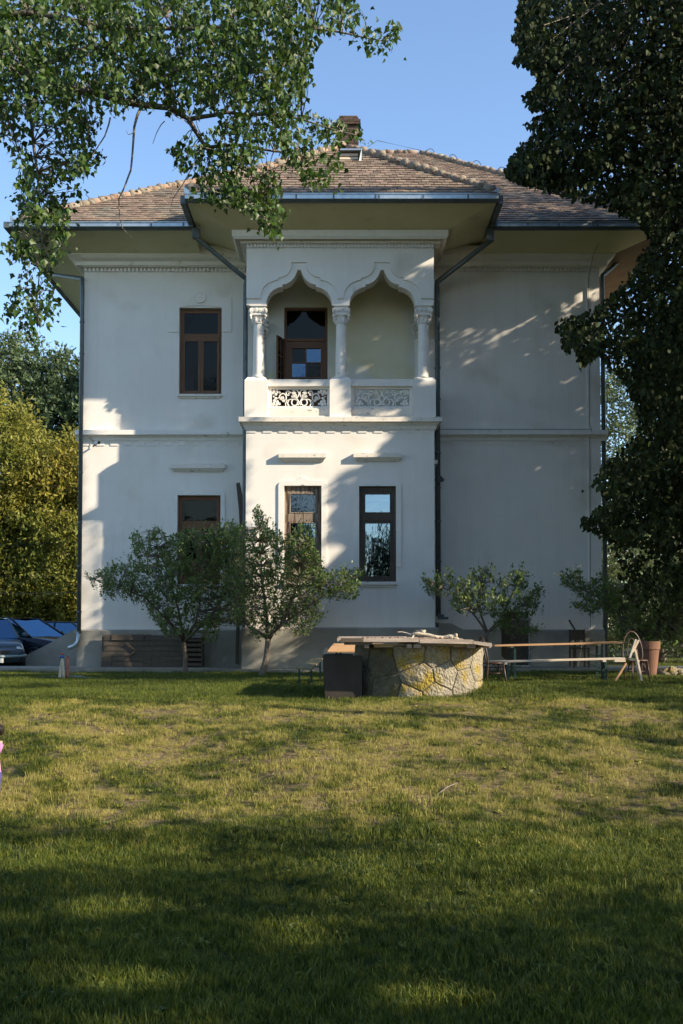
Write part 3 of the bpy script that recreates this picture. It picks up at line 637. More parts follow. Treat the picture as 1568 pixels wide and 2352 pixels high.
for sx, xe in ((-1, XBE0), (1, XBE1)):      # bay side gutters run back over the main eave
    mb = MB(); mb.box(min(xe, xe + sx * .12), max(xe, xe + sx * .12), YBE + .13, YE + .8, zgb0 - .02, zgb1)
    obj('side_gutter', mb, M['zincdark'], gb)
    mb = MB(); mb.prism([(xe - sx * .18, zgb1), (xe + sx * .02, zgb1), (xe + sx * .02, zgb1 + .14)], YBE - .01, YBE + .0); obj('corner_guard', mb, M['zinc'], gb)
    mb = MB(); X = sx * XE; mb.prism([(X - sx * .02, zgm1 - .02), (X - sx * .22, zgm1 - .02), (X - sx * .02, zgm1 + .15)], YE - .004, YE + .004)
    obj('corner_guard', mb, M['zinc'], gl if sx < 0 else gr)
    mb = MB(); mb.box(min(X, X + sx * .13), max(X, X + sx * .13), YE, YR, zgm0, zgm1); obj('side_gutter', mb, M['zincdark'], gl if sx < 0 else gr)
    mb = MB(); x2 = xe + sx * .02; mb.prism([(x2, zgm1 - .02), (x2 + sx * .2, zgm1 - .02), (x2, zgm1 + .13)], YE - .004, YE + .004); obj('corner_guard', mb, M['zinc'], gl if sx < 0 else gr)
# downpipes
def pipe(name, pts, r, lab=None, bands=()):
    mb = MB(); mb.tube(pts, r, 10); o = tag(obj(name, mb, M['zincdark'], house, smooth=True), lab)
    for z in bands:
        p = Vector(pts[-2]); obj('pipe_band', MB().lathe(p.x, p.y, [(r * 1.0, z - .02), (r * 1.22, z - .018), (r * 1.22, z + .018), (r, z + .02)], 10), M['zincdark'], o)
    return o
yp = YM - .14; xl = xx(186.5, 900, yp); rr = .052
pipe('downpipe', [(XM0 - 1.2, YM + 1.2, zgm0), (XM0 - 1.1, YM + .9, zz(600, YM)), (xl, yp, zz(640, yp)), (xl, yp, zz(660, yp)), (xl, yp, zz(1455, yp)), (xl - .05, yp, zz(1478, yp)), (xl - .22, yp, zz(1487, yp))][:5] , rr, bands=[zz(v, yp) for v in (740, 812, 905, 1085, 1200, 1300, 1405)])
mb = MB(); mb.tube([(xl, yp, zz(1450, yp)), (xl - .02, yp, zz(1474, yp)), (xl - .10, yp, zz(1483, yp)), (xl - .24, yp - .02, zz(1489, yp))], rr, 10); obj('pipe_shoe', mb, M['zinc'], house, smooth=True)
x0 = xx(449, 530, YE); g0 = MB(); g0.box(x0 - .08, x0 + .09, YE + .0, YE + .14, zz(545, YE), zgm0); hb = obj('hopper', g0, M['zincdark'], house)
xl2 = XB0 - .07
mb = MB(); mb.tube([(x0, YE + .07, zz(543, YE)), (xl2, YB + .5, zz(640, YB + .5)), (xl2, YB + .5, zz(655, YB + .5)), (xl2, YB + .5, ZPL)], .055, 10); obj('downpipe', mb, M['zincdark'], house)
x0 = xx(1126, 530, YE); hb = obj('hopper', MB().box(x0 - .085, x0 + .085, YE + .0, YE + .14, zz(552, YE), zgm0), M['zincdark'], house)
xr2 = xx(1005, 1000, YM - .45); zs_ = zz(1415, YM - .45)
dp = pipe('downpipe', [(x0 + .02, YE + .07, zz(549, YE)), (xr2, YM - .45, zz(648, YM - .45)), (xr2, YM - .45, zz(665, YM - .45)), (xr2, YM - .45, zz(1415, YM - .45)), (xr2, YM - .45, zs_ - .0)][:4], .062)
for v in (845, 918, 1040, 1120, 1197, 1290): obj('pipe_band', MB().lathe(xr2, YM - .45, [(.062, zz(v + 2, YM - .45)), (.078, zz(v + 1.5, YM - .45)), (.078, zz(v - 1.5, YM - .45)), (.062, zz(v - 2, YM - .45))], 10), M['zincdark'], dp)
mb = MB(); mb.tube([(xr2, YM - .45, zs_ + .05), (xr2 + .03, YM - .47, zs_ - .0), (xr2 + .12, YM - .5, zs_ - .03)], .062, 10); mb.box(xr2 - .02, xr2 + .22, YM - .6, YM - .42, zs_ - .08, zs_ - .02); obj('pipe_shoe', mb, M['zincdark'], house)
xr3 = XM1 + .12; pipe('downpipe', [(XM1 + 1.2, YM + 1.0, zgm0), (XM1 + .9, YM + .8, zz(560, YM)), (xr3, YM + .1, zz(630, YM)), (xr3, YM + .1, zz(660, YM)), (xr3, YM + .1, .1)], .055)
# ---------------------------------------------------------- roof
ZR = P(967, 354, 30.3).z; RX0, RX1, RY = -.3, xx(966, 354, 30.3), 30.3
e = [(-XE, YE + .02, zgm1), (XE, YE + .02, zgm1), (XE, YR + 1.4, zgm1), (-XE, YR + 1.4, zgm1)]
mb = MB(); mb.add(e + [(RX0, RY, ZR), (RX1, RY, ZR)], [(0, 1, 5, 4), (1, 2, 5), (2, 3, 4, 5), (3, 0, 4)])
ZA = zz(338, 25.0); AX = .02; ea = [(XBE0, YBE + .02, zgb1), (XBE1, YBE + .02, zgb1)]
mb.add(ea + [(AX, 25.0, ZA), (AX, 28.2, ZA), (XBE0, 28.2, zgb1), (XBE1, 28.2, zgb1)], [(0, 1, 2), (1, 5, 3, 2), (4, 0, 2, 3)])
roof = obj('roof', mb, M['deck'], house)
tm = MB(); tm.bbox(-.083, .083, -.01, .265, .004, .032, .004); tmesh = tm.mesh('tile', M['tile'])
def tilefield(A, B, apexL, apexR, rows, tw=.172, single=0, skip=None, mbig=None):
    """courses of tiles on the slope between the eave A-B and the top edge apexL-apexR"""
    A, B, aL, aR = map(Vector, (A, B, apexL, apexR)); ex = (B - A).normalized(); nrm = ex.cross(aL - A).normalized()
    if nrm.z < 0: nrm = -nrm
    up = nrm.cross(ex); up = up if up.z > 0 else -up; Lh = (aL - A).dot(up); out = []
    dz = Lh / rows
    for r in range(rows):
        t = r / rows; L = A.lerp(aL, t); Rr = B.lerp(aR, t); n = int((Rr - L).length / tw); off = (r % 2) * tw / 2; wv = .012 * math.sin(r * 1.7)
        for k in range(n + 1):
            s_ = off + k * tw
            if s_ > (Rr - L).length - .05 or s_ < .05: continue
            p = L + ex * s_ + nrm * (.012 + random.uniform(0, .008) + .012 * mnoise.noise(Vector((L + ex * s_)) * .8)) - up * (.015 + random.uniform(-.01, .01) + .02 * mnoise.noise((L + ex * s_) * .5))
            if skip and skip(p): continue
            tilt = Matrix.Rotation(R(random.uniform(-1.5, 1.5)), 4, 'Z') @ Matrix.Rotation(R(-5.5 + random.uniform(-1.2, 1.2)), 4, 'X')
            m4 = Matrix((( ex.x, up.x, nrm.x, p.x), (ex.y, up.y, nrm.y, p.y), (ex.z, up.z, nrm.z, p.z), (0, 0, 0, 1))) @ tilt
            out.append(m4)
    for i, m4 in enumerate(out):
        if i < single: obj('tile', tmesh, None, roof, mw=m4)
        else:
            n = len(mbig.v); mbig.v += [tuple(m4 @ Vector(v)) for v in tm.v]; mbig.f += [tuple(a_ + n for a_ in f_) for f_ in tm.f[1:]]
big = MB()
hx0, hx1, hz0, hz1 = xx(780, 370, 24), xx(826, 370, 24), zz(387, 23.8), zz(352, 23.8)
sk = lambda p: hx0 - .15 < p.x < hx1 + .04 and p.y > 23.6 and p.y < 25.1 and p.z > hz0 - .1
tilefield(ea[0], ea[1], (AX, 25.0, ZA), (AX, 25.0, ZA), 21, single=300, skip=sk, mbig=big)
inb = lambda p: XBE0 + (p.y - 22.6) * .2 < p.x < XBE1 - (p.y - 22.6) * .2 and p.y < 25.5 and p.z < ZA - abs(p.x) * .78 + .0
tilefield(e[0], e[1], (RX0, RY, ZR), (RX1, RY, ZR), 42, skip=inb, mbig=big)
tilefield(e[1], e[2], (RX1, RY, ZR), (RX1, RY, ZR), 36, tw=.2, mbig=big)
tilefield(e[3], e[0], (RX0, RY, ZR), (RX0, RY, ZR), 36, tw=.2, mbig=big)
tilefield(ea[1], (XBE1, 27.2, zgb1), (AX, 25.0, ZA), (AX, 27.5, ZA), 20, mbig=big, skip=lambda p: p.z < zgm1 + (p.y - YE) * (ZR - zgm1) / (RY - YE) - .05)
tilefield((XBE0, 27.2, zgb1), ea[0], (AX, 27.5, ZA), (AX, 25.0, ZA), 20, mbig=big, skip=lambda p: p.z < zgm1 + (p.y - YE) * (ZR - zgm1) / (RY - YE) - .05)
tag(obj('tiles', big, M['tilei'], roof), kind='stuff')
# ridge and hip caps, with their lumps of mortar
def caps(A, B, lump=1.0, r=.10, step=.33):
    A, B = Vector(A), Vector(B); d = (B - A); n = int(d.length / step); d.normalize()
    for k in range(n):
        p = A + d * step * k; q_ = A + d * step * (k + 1.08); up = Vector((0, 0, .035))
        mb = MB(); mb.tube([p + up * 1.0, (p + q_) / 2 + up * .9, q_ + up * .6], [r * 1.12, r, r * .86], 9)
        obj('ridge_tile', mb, M['ridge'], roof, smooth=True)
        if lump: 
            mb = MB(); mb.blob(p + Vector((random.uniform(-.02, .02), -.03, .03)), r * 1.28 * lump * random.uniform(.85, 1.2), k + A.x, 9, .55, (1, 1, .9)); obj('mortar_lump', mb, M['mortar'], roof, smooth=True)
caps((XBE1 - .12, YBE + .16, zgb1 + .10), (AX, 25.0, ZA), 1.0); caps((XBE0 + .12, YBE + .16, zgb1 + .10), (AX, 25.0, ZA), 1.0)
caps((-XE + .25, YE + .3, zgm1 + .2), (RX0, RY, ZR), .9); caps((XE - .25, YE + .3, zgm1 + .2), (RX1, RY, ZR), .9); caps((RX0, RY, ZR), (RX1 + .1, RY, ZR), .7)
caps((AX, 25.0, ZA), (AX, 27.6, ZA), .8)
mb = MB(); pts = [Vector((AX + .3, 25.9, ZA + .2)), Vector((1.1, 30, ZR + .28)), Vector((RX1, RY, ZR + .12)), Vector((XE - 1.2, YE + 1.6, zgm1 + 1.15))]
mb.tube(pts, .008, 4)
for t in np.linspace(.05, .95, 9):
    p = Vector((RX1, RY, ZR)).lerp(Vector((XE, YE, zgm1)), t); mb.tube([p + Vector((math.cos(g) * .14, 0, .05 + .2 * math.sin(g))) for g in np.linspace(0, math.pi, 7)], .009, 4)
obj('lightning_wire', mb, M['black'], roof)
# roof hatch near the apex
yh = 23.75
ht = obj('roof_hatch', MB().box(hx0, hx1, yh, yh + .9, hz0, hz1), M['deck'], roof)
hat = obj('hatch_frame', MB().box(hx0 - .02, hx1 + .05, yh - .12, yh + .9, hz1, hz1 + .035), M['zinc'], roof)
mb = MB(); 
for k in range(4): z = hz0 + (hz1 - hz0) * (k + .35) / 4.2; mb.bar((hx0, yh - .02, z), (hx1 - .05, yh - .02, z), .03, (hz1 - hz0) / 5.5, (0, .3, 1))
obj('hatch_board', mb, M['palewood'], roof)
mb = MB(); mb.add([(hx1 + .04, yh - .14, hz1 + .03), (hx1 + .05, yh - .02, hz1 + .03), (hx1 + .03, yh + .0, hz0 - .02), (hx1 - .06, yh - .1, hz0 - .02)], [(0, 1, 2, 3)]); mb.box(hx1 + .0, hx1 + .03, yh - .05, yh + .6, hz0 - .05, hz1); obj('hatch_flap', mb, M['zinc'], roof)
# chimney of brick courses
cx0, cx1 = xx(778, 320, 26.2), xx(823, 320, 26.2); cy0, cy1 = 26.0, 26.5; zc0 = ZA - .25; zc1 = zz(287, 26.0)
ch = obj('chimney', MB().box(cx0 + .012, cx1 - .012, cy0 + .012, cy1 - .012, zc0, zc1), M['mortar'], house)
bh = .071; r_ = 0; z = zc0
while z < zc1 + .17:
    o = 0 if z < zc1 - .03 else (.055 if z < zc1 + .09 else .0)
    xs = [cx0 - o, cx1 + o]; n = 2; off = .5 if r_ % 2 else 0; W = (xs[1] - xs[0]); cuts = [0, .5, 1] if not r_ % 2 else [0, .25, .75, 1]
    for i in range(len(cuts) - 1):
        for yy0, yy1 in ((cy0 - o, cy0 - o + .12), (cy1 + o - .12, cy1 + o)):
            j = random.uniform(-.005, .005)
            obj('brick', MB().bbox(xs[0] + W * cuts[i] + .004, xs[0] + W * cuts[i + 1] - .004, yy0 + j, yy1 + j, z, z + bh - .009, .004), M['brick'], ch)
    for xa in (xs[0], xs[1] - .12): obj('brick', MB().bbox(xa + .001, xa + .119, cy0 - o + .125, cy1 + o - .125, z, z + bh - .009, .004), M['brick'], ch)
    z += bh; r_ += 1
obj('chimney_cap', MB().bbox(cx0 + .01, cx1 - .03, cy0 + .01, cy1 - .01, z, z + .045, .01), M['deck'], ch)
# cable down the right end, small fittings
mb = MB(); xc = xx(1352, 700, YM - .05)
mb.tube([(xc + .12, YE + .2, zgm0 + .1), (xc + .03, YM - .4, zz(600, YM)), (xc, YM - .045, zz(640, YM)), (xc - .01, YM - .045, zz(980, YM)), (xc + .01, YM - .18, zz(990, YM)), (xc - .01, YM - .045, zz(1010, YM)), (xc - .03, YM - .045, ZPL), (xc - .03, YM - .1, .5)], .006, 5)
mb.tube([(XB1 + .1, YM - .165, zs1 + .012), (xc, YM - .16, zs1 + .012)], .008, 5)
obj('cable', mb, M['zincdark'], house)
# slab along the foot of the house
mb = MB(); mb.box(XM0 - 2.9, XB0 - .4, YM - .95, YM + .3, -.16, -.001); mb.box(XB0 - .4, XB1 + .5, YB - .55, YM, -.16, -.003); mb.box(XB1 + .5, XM1 + 2.2, YM - 1.0, YM + .3, -.16, -.001)
tag(obj('pavement', mb, M['concrete']), 'narrow concrete slab along the foot of the house', kind='structure')
# ============================================================ GROUND AND LAWN
def gridmesh(xs, ys, zf):
    X, Y = np.meshgrid(xs, ys); Z = zf(X, Y); n, m = X.shape
    v = np.stack([X.ravel(), Y.ravel(), Z.ravel()], 1); i = np.arange(n * m).reshape(n, m)
    f = np.stack([i[:-1, :-1].ravel(), i[:-1, 1:].ravel(), i[1:, 1:].ravel(), i[1:, :-1].ravel()], 1)
    return v, f
xs = np.concatenate([np.linspace(-400, -16, 14), np.linspace(-14, 14, 141), np.linspace(16, 400, 14)])
ys = np.concatenate([np.linspace(-300, -2, 12), np.linspace(0, 26, 131), np.linspace(28, 600, 16)])
v, f = gridmesh(xs, ys, gz)
me = bpy.data.meshes.new('ground'); me.from_pydata(v.tolist(), [], f.tolist()); me.polygons.foreach_set('use_smooth', [True] * len(me.polygons))
def grassmat(name, blades):
    m = bpy.data.materials.new(name); m.use_nodes = True; t = m.node_tree; N = t.nodes; L = t.links; b = N['Principled BSDF']
    b.inputs['Roughness'].default_value = .55 if blades else .95; b.inputs['Specular IOR Level'].default_value = .3 if blades else .1
    g = N.new('ShaderNodeNewGeometry'); pos = g.outputs['Position']
    def noise(s, d=4, w=None):
        n = N.new('ShaderNodeTexNoise'); n.inputs['Scale'].default_value = s; n.inputs['Detail'].default_value = d; n.inputs['Roughness'].default_value = .65
        L.new(w or pos, n.inputs['Vector']); return n.outputs[0]
    def ramp(v_, a, c):
        r = N.new('ShaderNodeMapRange'); r.inputs[1].default_value = a; r.inputs[2].default_value = c; r.interpolation_type = 'SMOOTHSTEP'; L.new(v_, r.inputs[0]); return r.outputs[0]
    def mth(op, a, c):
        n = N.new('ShaderNodeMath'); n.operation = op; n.use_clamp = False
        for k, q in ((0, a), (1, c)):
            if isinstance(q, (int, float)): n.inputs[k].default_value = q
            else: L.new(q, n.inputs[k])
        return n.outputs[0]
    def mix(fac, a, c):
        n = N.new('ShaderNodeMix'); n.data_type = 'RGBA'; L.new(fac, n.inputs[0])
        for k, q in ((6, a), (7, c)):
            if isinstance(q, tuple): n.inputs[k].default_value = (*q, 1)
            else: L.new(q, n.inputs[k])
        return n.outputs[2]
    sp = N.new('ShaderNodeSeparateXYZ'); L.new(pos, sp.inputs[0]); y = sp.outputs[1]; x = sp.outputs[0]
    # the dry bank: strongest between y 7.5 and 14, fading to the sides
    bank = mth('MULTIPLY', ramp(y, 6.2, 9.0), mth('SUBTRACT', 1.0, ramp(y, 13.0, 15.5)))
    side = mth('SUBTRACT', 1.0, ramp(mth('ABSOLUTE', x, 0), 3.6, 6.0)); bank = mth('MULTIPLY', bank, mth('ADD', .45, mth('MULTIPLY', side, .55)))
    n1 = noise(.75, 5); n2 = noise(3.2, 5); n3 = noise(14, 3)
    dry = ramp(mth('ADD', mth('ADD', mth('MULTIPLY', n1, .85), mth('MULTIPLY', n2, .80)), mth('MULTIPLY', bank, .34)), 1.00, 1.30)
    if blades:
        oi = N.new('ShaderNodeAttribute'); oi.attribute_name = 'rnd'; oi.attribute_type = 'INSTANCER'
        at = N.new('ShaderNodeAttribute'); at.attribute_name = 'blade'; rv = mth('FRACT', mth('ADD', at.outputs['Fac'], oi.outputs['Fac']), 0)
        grn = mix(ramp(n1, .35, .65), (.016, .038, .004), (.056, .087, .008)); grn = mix(ramp(n3, .4, .62), grn, (.125, .14, .016))
        straw = mix(rv, (.43, .34, .12), (.19, .19, .026))
        k = ramp(mth('ADD', mth('MULTIPLY', dry, 1.0), mth('MULTIPLY', mth('SUBTRACT', rv, .5), .9)), .30, .62); c = mix(k, grn, straw)
        hs = N.new('ShaderNodeHueSaturation'); L.new(mth('ADD', .72, mth('MULTIPLY', rv, .56)), hs.inputs['Value']); L.new(c, hs.inputs['Color']); c = hs.outputs[0]
        tr = N.new('ShaderNodeBsdfTranslucent'); L.new(c, tr.inputs[0]); L.new(c, b.inputs['Base Color']); mx = N.new('ShaderNodeMixShader'); mx.inputs[0].default_value = .3
        L.new(b.outputs[0], mx.inputs[1]); L.new(tr.outputs[0], mx.inputs[2]); L.new(mx.outputs[0], N['Material Output'].inputs[0])
    else:
        c = mix(dry, mix(ramp(n2, .35, .65), (.018, .027, .007), (.032, .042, .012)), mix(ramp(n3, .4, .6), (.085, .06, .032), (.20, .15, .08))); L.new(c, b.inputs['Base Color'])
        bp = N.new('ShaderNodeBump'); bp.inputs['Strength'].default_value = .8; bp.inputs['Distance'].default_value = .03; L.new(noise(30, 6), bp.inputs['Height']); L.new(bp.outputs[0], b.inputs['Normal'])
    return m
M['soil'] = grassmat('lawn_ground', False); M['grass'] = grassmat('grass_blades', True)
me.materials.append(M['soil']); me.update()
ground = link(bpy.data.objects.new('ground', me)); tag(ground, 'mown lawn rising in a low dry bank towards the house', kind='structure')
# tufts (not linked to the scene; only instanced by the lawn)
tcol = bpy.data.collections.new('grass_tufts')
for k in range(8):
    r_ = np.random.default_rng(100 + k); v = []; f = []; at = []
    nb = 60; flat = k >= 6            # two tufts of lying dead blades
    for b_ in range(nb):
        a, rr_ = r_.uniform(0, 6.283), .085 * math.sqrt(r_.random()); x, y = rr_ * math.cos(a), rr_ * math.sin(a)
        h = r_.uniform(.022, .055) * (1.25 if r_.random() < .07 else 1); wd = r_.uniform(.0010, .0021); d = r_.uniform(0, 6.283); ln = r_.uniform(.15, .8) * h; fa = r_.uniform(0, 3.14)
        if flat: ln = h * 1.6; h *= .3; wd *= .8
        dx, dy = math.cos(d) * ln, math.sin(d) * ln; wx, wy = math.cos(fa) * wd, math.sin(fa) * wd; n = len(v)
        v += [(x - wx, y - wy, -.01), (x + wx, y + wy, -.01), (x - wx * .8 + dx * .35, y - wy * .8 + dy * .35, h * .6), (x + wx * .8 + dx * .35, y + wy * .8 + dy * .35, h * .6), (x + dx, y + dy, h)]
        f += [(n, n + 1, n + 3, n + 2), (n + 2, n + 3, n + 4)]; at += [r_.random()] * 5
    me = bpy.data.meshes.new('tuft'); me.from_pydata(v, [], f); me.materials.append(M['grass'])
    A = me.attributes.new('blade', 'FLOAT', 'POINT'); A.data.foreach_set('value', at); me.update()
    tcol.objects.link(bpy.data.objects.new('tuft_%d' % k, me))
for k in range(2):         # flat rosettes of broad leaves
    r_ = np.random.default_rng(300 + k); v = []; f = []; at = []
    for b_ in range(9):
        a = b_ * .7 + r_.uniform(0, .5); L0 = r_.uniform(.03, .065); w0 = L0 * .24; ca, sa = math.cos(a), math.sin(a); n = len(v); h = r_.uniform(.01, .035)
        v += [(0, 0, 0), (ca * L0 * .5 - sa * w0, sa * L0 * .5 + ca * w0, h), (ca * L0, sa * L0, h * .8), (ca * L0 * .5 + sa * w0, sa * L0 * .5 - ca * w0, h)]; f.append((n, n + 1, n + 2, n + 3)); at += [r_.random() * .4] * 4
    me = bpy.data.meshes.new('rosette'); me.from_pydata(v, [], f); me.materials.append(M['grass']); A = me.attributes.new('blade', 'FLOAT', 'POINT'); A.data.foreach_set('value', at); me.update(); tcol.objects.link(bpy.data.objects.new('tuft_%d' % (8 + k), me))
pts = []
for y0, y1, dens in ((1.6, 5, 330), (5, 8, 300), (8, 12, 230), (12, 16, 170), (16, 22.6, 120), (22.6, 34, 45)):
    yy = (y0 + y1) / 2; hw = .36 * y1 + 1.6; n = int(dens * (y1 - y0) * 2 * hw); pts.append(np.stack([rng.uniform(-hw, hw, n), rng.uniform(y0, y1, n)], 1))
pts = np.concatenate(pts); X, Y = pts[:, 0], pts[:, 1]
keep = ~((Y > 22.0) & (X > -2.7) & (X < 2.7)) & ~((Y > 23.02) & (X > -9.3) & (X < 8.6)) & ~(((X - 1.15) ** 2 + (Y - 15.05) ** 2) < .86 ** 2)
thin = (Y > 22.3) & (np.abs(X) < 9) & (rng.random(len(X)) < .5); keep &= ~thin
bare = np.array([mnoise.noise(Vector((x * 1.1, y * 1.1, 7))) + .5 * mnoise.noise(Vector((x * 3.7, y * 3.7, 9))) for x, y in zip(X, Y)]); keep &= ~((Y > 7.5) & (Y < 14.5) & (bare > .30) & (rng.random(len(X)) < .55))
# bare earth left of the bay by the house
keep &= ~((Y > 21.6) & (X < -2.2) & (X > -7) & (rng.random(len(X)) < .8))
pts = pts[keep]; X, Y = pts[:, 0], pts[:, 1]; Z = gz(X, Y)
me = bpy.data.meshes.new('grass'); me.vertices.add(len(X)); me.vertices.foreach_set('co', np.stack([X, Y, Z], 1).astype(np.float32).ravel())
A = me.attributes.new('rot', 'FLOAT_VECTOR', 'POINT'); rr_ = np.zeros((len(X), 3), np.float32); rr_[:, 2] = rng.uniform(0, 6.283, len(X)); rr_[:, 0] = rng.normal(0, .12, len(X)); A.data.foreach_set('vector', rr_.ravel())
A = me.attributes.new('scl', 'FLOAT', 'POINT')
long_ = np.array([mnoise.noise(Vector((x * .9, y * .9, 3))) for x, y in zip(X, Y)])
scl = rng.uniform(.7, 1.25, len(X)) * (1 + .45 * long_) * np.where((Y > 8) & (Y < 13.5), .82, 1.08) * np.where(Y > 14.5, 1.25, 1)
A.data.foreach_set('value', scl.astype(np.float32))
A = me.attributes.new('rnd', 'FLOAT', 'POINT'); A.data.foreach_set('value', rng.random(len(X)).astype(np.float32))
A = me.attributes.new('idx', 'INT', 'POINT'); bankm = (Y > 7.5) & (Y < 14); A.data.foreach_set('value', np.where(rng.random(len(X)) < np.where(bankm, .30, .06), rng.integers(6, 8, len(X)), np.where(rng.random(len(X)) < .05, rng.integers(8, 10, len(X)), rng.integers(0, 6, len(X)))).astype(np.int32))
grass = link(bpy.data.objects.new('grass', me)); tag(grass, 'short mown grass with dry yellow patches over the whole lawn', 'grass', kind='stuff')
ng = bpy.data.node_groups.new('grass_scatter', 'GeometryNodeTree'); ng.interface.new_socket('Geometry', in_out='INPUT', socket_type='NodeSocketGeometry'); ng.interface.new_socket('Geometry', in_out='OUTPUT', socket_type='NodeSocketGeometry')
N = ng.nodes; L = ng.links; gi = N.new('NodeGroupInput'); go = N.new('NodeGroupOutput'); ip = N.new('GeometryNodeInstanceOnPoints'); ci = N.new('GeometryNodeCollectionInfo')
ci.inputs['Collection'].default_value = tcol; ci.inputs['Separate Children'].default_value = True; ci.inputs['Reset Children'].default_value = True
m2p = N.new('GeometryNodeMeshToPoints'); L.new(gi.outputs[0], m2p.inputs[0]); L.new(m2p.outputs[0], ip.inputs['Points']); L.new(ci.outputs[0], ip.inputs['Instance']); ip.inputs['Pick Instance'].default_value = True
def na(nm, ty):
    n = N.new('GeometryNodeInputNamedAttribute'); n.data_type = ty; n.inputs[0].default_value = nm; return n.outputs[0]
L.new(na('rot', 'FLOAT_VECTOR'), ip.inputs['Rotation']); L.new(na('scl', 'FLOAT'), ip.inputs['Scale']); L.new(na('idx', 'INT'), ip.inputs['Instance Index']); L.new(ip.outputs[0], go.inputs[0])
md = grass.modifiers.new('scatter', 'NODES'); md.node_group = ng
# ============================================================ TREES AND SHRUBS
SL = np.array(SUN)
# where the photograph's sun patches lie (used to thin the crowns that stand between them and the sun)
LIT_BAY = [[(540, 650), (596, 655), (614, 690), (622, 865), (760, 872), (770, 900), (790, 950), (901, 985), (891, 1012), (861, 1046), (834, 1067), (759, 1104), (748, 1155), (778, 1158), (757, 1190), (745, 1245), (797, 1252), (750, 1305), (705, 1330), (700, 1430), (650, 1540), (540, 1545)],
           [(770, 800), (796, 800), (796, 862), (770, 862)], [(962, 830), (998, 845), (998, 900), (955, 890)], [(860, 925), (935, 935), (930, 958), (870, 955)]]
LIT_MAIN = [[(170, 895), (245, 895), (250, 940), (290, 980), (300, 900), (420, 900), (420, 1000), (340, 1040), (290, 1070), (240, 1030), (240, 1140), (206, 1180), (206, 1545), (165, 1545)],
            [(1094, 801), (1130, 775), (1180, 748), (1236, 722), (1262, 718), (1200, 746), (1130, 786)], [(1285, 880), (1310, 860), (1318, 872), (1295, 895)], [(1350, 850), (1376, 835), (1376, 850)], [(1305, 690), (1345, 675), (1340, 690)], [(1120, 1040), (1135, 1030), (1128, 1050)], [(1290, 1370), (1310, 1355), (1305, 1385)]]
LIT_GROUND = [[(-200, 1592), (560, 1572), (1110, 1572), (1110, 1600), (1330, 1605), (1568, 1640), (1650, 1700), (1650, 1780), (1500, 1800), (1250, 1850), (1000, 1870), (700, 1880), (560, 1905), (440, 1880), (300, 1905), (120, 1890), (-200, 1900)],
              [(-200, 1945), (120, 1935), (330, 1945), (460, 1955), (330, 1985), (100, 2010), (-200, 2000)], [(690, 1975), (830, 1955), (960, 1990), (800, 2040), (670, 2020)], [(900, 1935), (1110, 1930), (1130, 1955), (960, 1965)],
              [(1040, 2060), (1230, 2040), (1250, 2075), (1080, 2090)], [(580, 2120), (760, 2110), (790, 2180), (600, 2200)], [(760, 2280), (1060, 2260), (1100, 2310), (850, 2340)], [(100, 2080), (330, 2060), (380, 2100), (150, 2130)], [(120, 2260), (330, 2230), (460, 2260), (250, 2300)], [(1150, 1560), (1600, 1545), (1600, 1570), (1150, 1575)], [(1400, 1905), (1568, 1895), (1568, 1925), (1430, 1935)]]
PL = [  # things that stand in the sun in front of the house: distance, outline
    (20.7, [(500, 1160), (820, 1280), (830, 1420), (700, 1470), (560, 1560), (520, 1400)]),
    (14.6, [(905, 1475), (1130, 1465), (1125, 1640), (930, 1640)]),
    (18.6, [(1120, 1465), (1450, 1460), (1450, 1530), (1120, 1530)]),
    (18.6, [(640, 1500), (760, 1470), (830, 1475), (830, 1510), (700, 1600), (640, 1590)]),
    (21.0, [(970, 1300), (1200, 1310), (1160, 1440), (1000, 1440)]),
    (19.4, [(1395, 1470), (1440, 1460), (1440, 1570), (1395, 1570)]),
    (19.8, [(300, 1230), (520, 1240), (520, 1420), (330, 1440), (200, 1350)])]
def lands_lit(Pn, r=.12):
    """True where a leaf at Pn would shade one of the sun patches"""
    Pn = Pn + rng.normal(0, r, Pn.shape); out = np.zeros(len(Pn), bool)
    x, y, z = Pn.T
    def hit(Yp):
        t = (Yp - y) / -SL[1]; return t > .2, x - SL[0] * t, z - SL[2] * t
    okb, xb, zb_ = hit(YB); onb = okb & (xb > XB0) & (xb < XB1) & (zb_ > -.1) & (zb_ < 9.2)
    px, py = proj(np.stack([xb, np.full_like(xb, YB), zb_], 1))
    for p in LIT_BAY: out |= onb & inpoly(px, py, p)
    okr = okb & (zb_ > 9.2) & (zb_ < 13.5) & (xb > -9) & (xb < 2.6); out |= okr
    okm, xm, zm_ = hit(YM); onm = okm & ~onb & (np.abs(xm) < 6.4) & (zm_ > -.1) & (zm_ < 9)
    px, py = proj(np.stack([xm, np.full_like(xm, YM), zm_], 1))
    for p in LIT_MAIN: out |= onm & inpoly(px, py, p)
    t = (z + .3) / SL[2]; gx, gy = x - SL[0] * t, y - SL[1] * t
    for _ in range(2): g = gz(gx, gy); t = (z - g) / SL[2]; gx, gy = x - SL[0] * t, y - SL[1] * t
    ok = (gy > 1) & (gy < YM); px, py = proj(np.stack([gx, gy, gz(gx, gy)], 1))
    for p in LIT_GROUND: out |= ok & inpoly(px, py, p)
    for Yp, p in PL:
        o, xa, za = hit(Yp); px, py = proj(np.stack([xa, np.full_like(xa, Yp), za], 1)); out |= o & inpoly(px, py, p)
    return out
LEAF = {'heart': [(0, 0, 0), (-.42, .16, .10), (-.34, .58, .07), (0, 1.0, -.06), (.34, .58, .07), (.42, .16, .10)],
        'rhomb': [(0, 0, 0), (-.46, .30, .08), (-.20, .62, .05), (0, 1.1, -.04), (.20, .62, .05), (.46, .30, .08)],
        'oval': [(0, 0, 0), (-.22, .28, .05), (-.23, .68, .04), (0, 1.0, -.05), (.23, .68, .04), (.22, .28, .05)]}
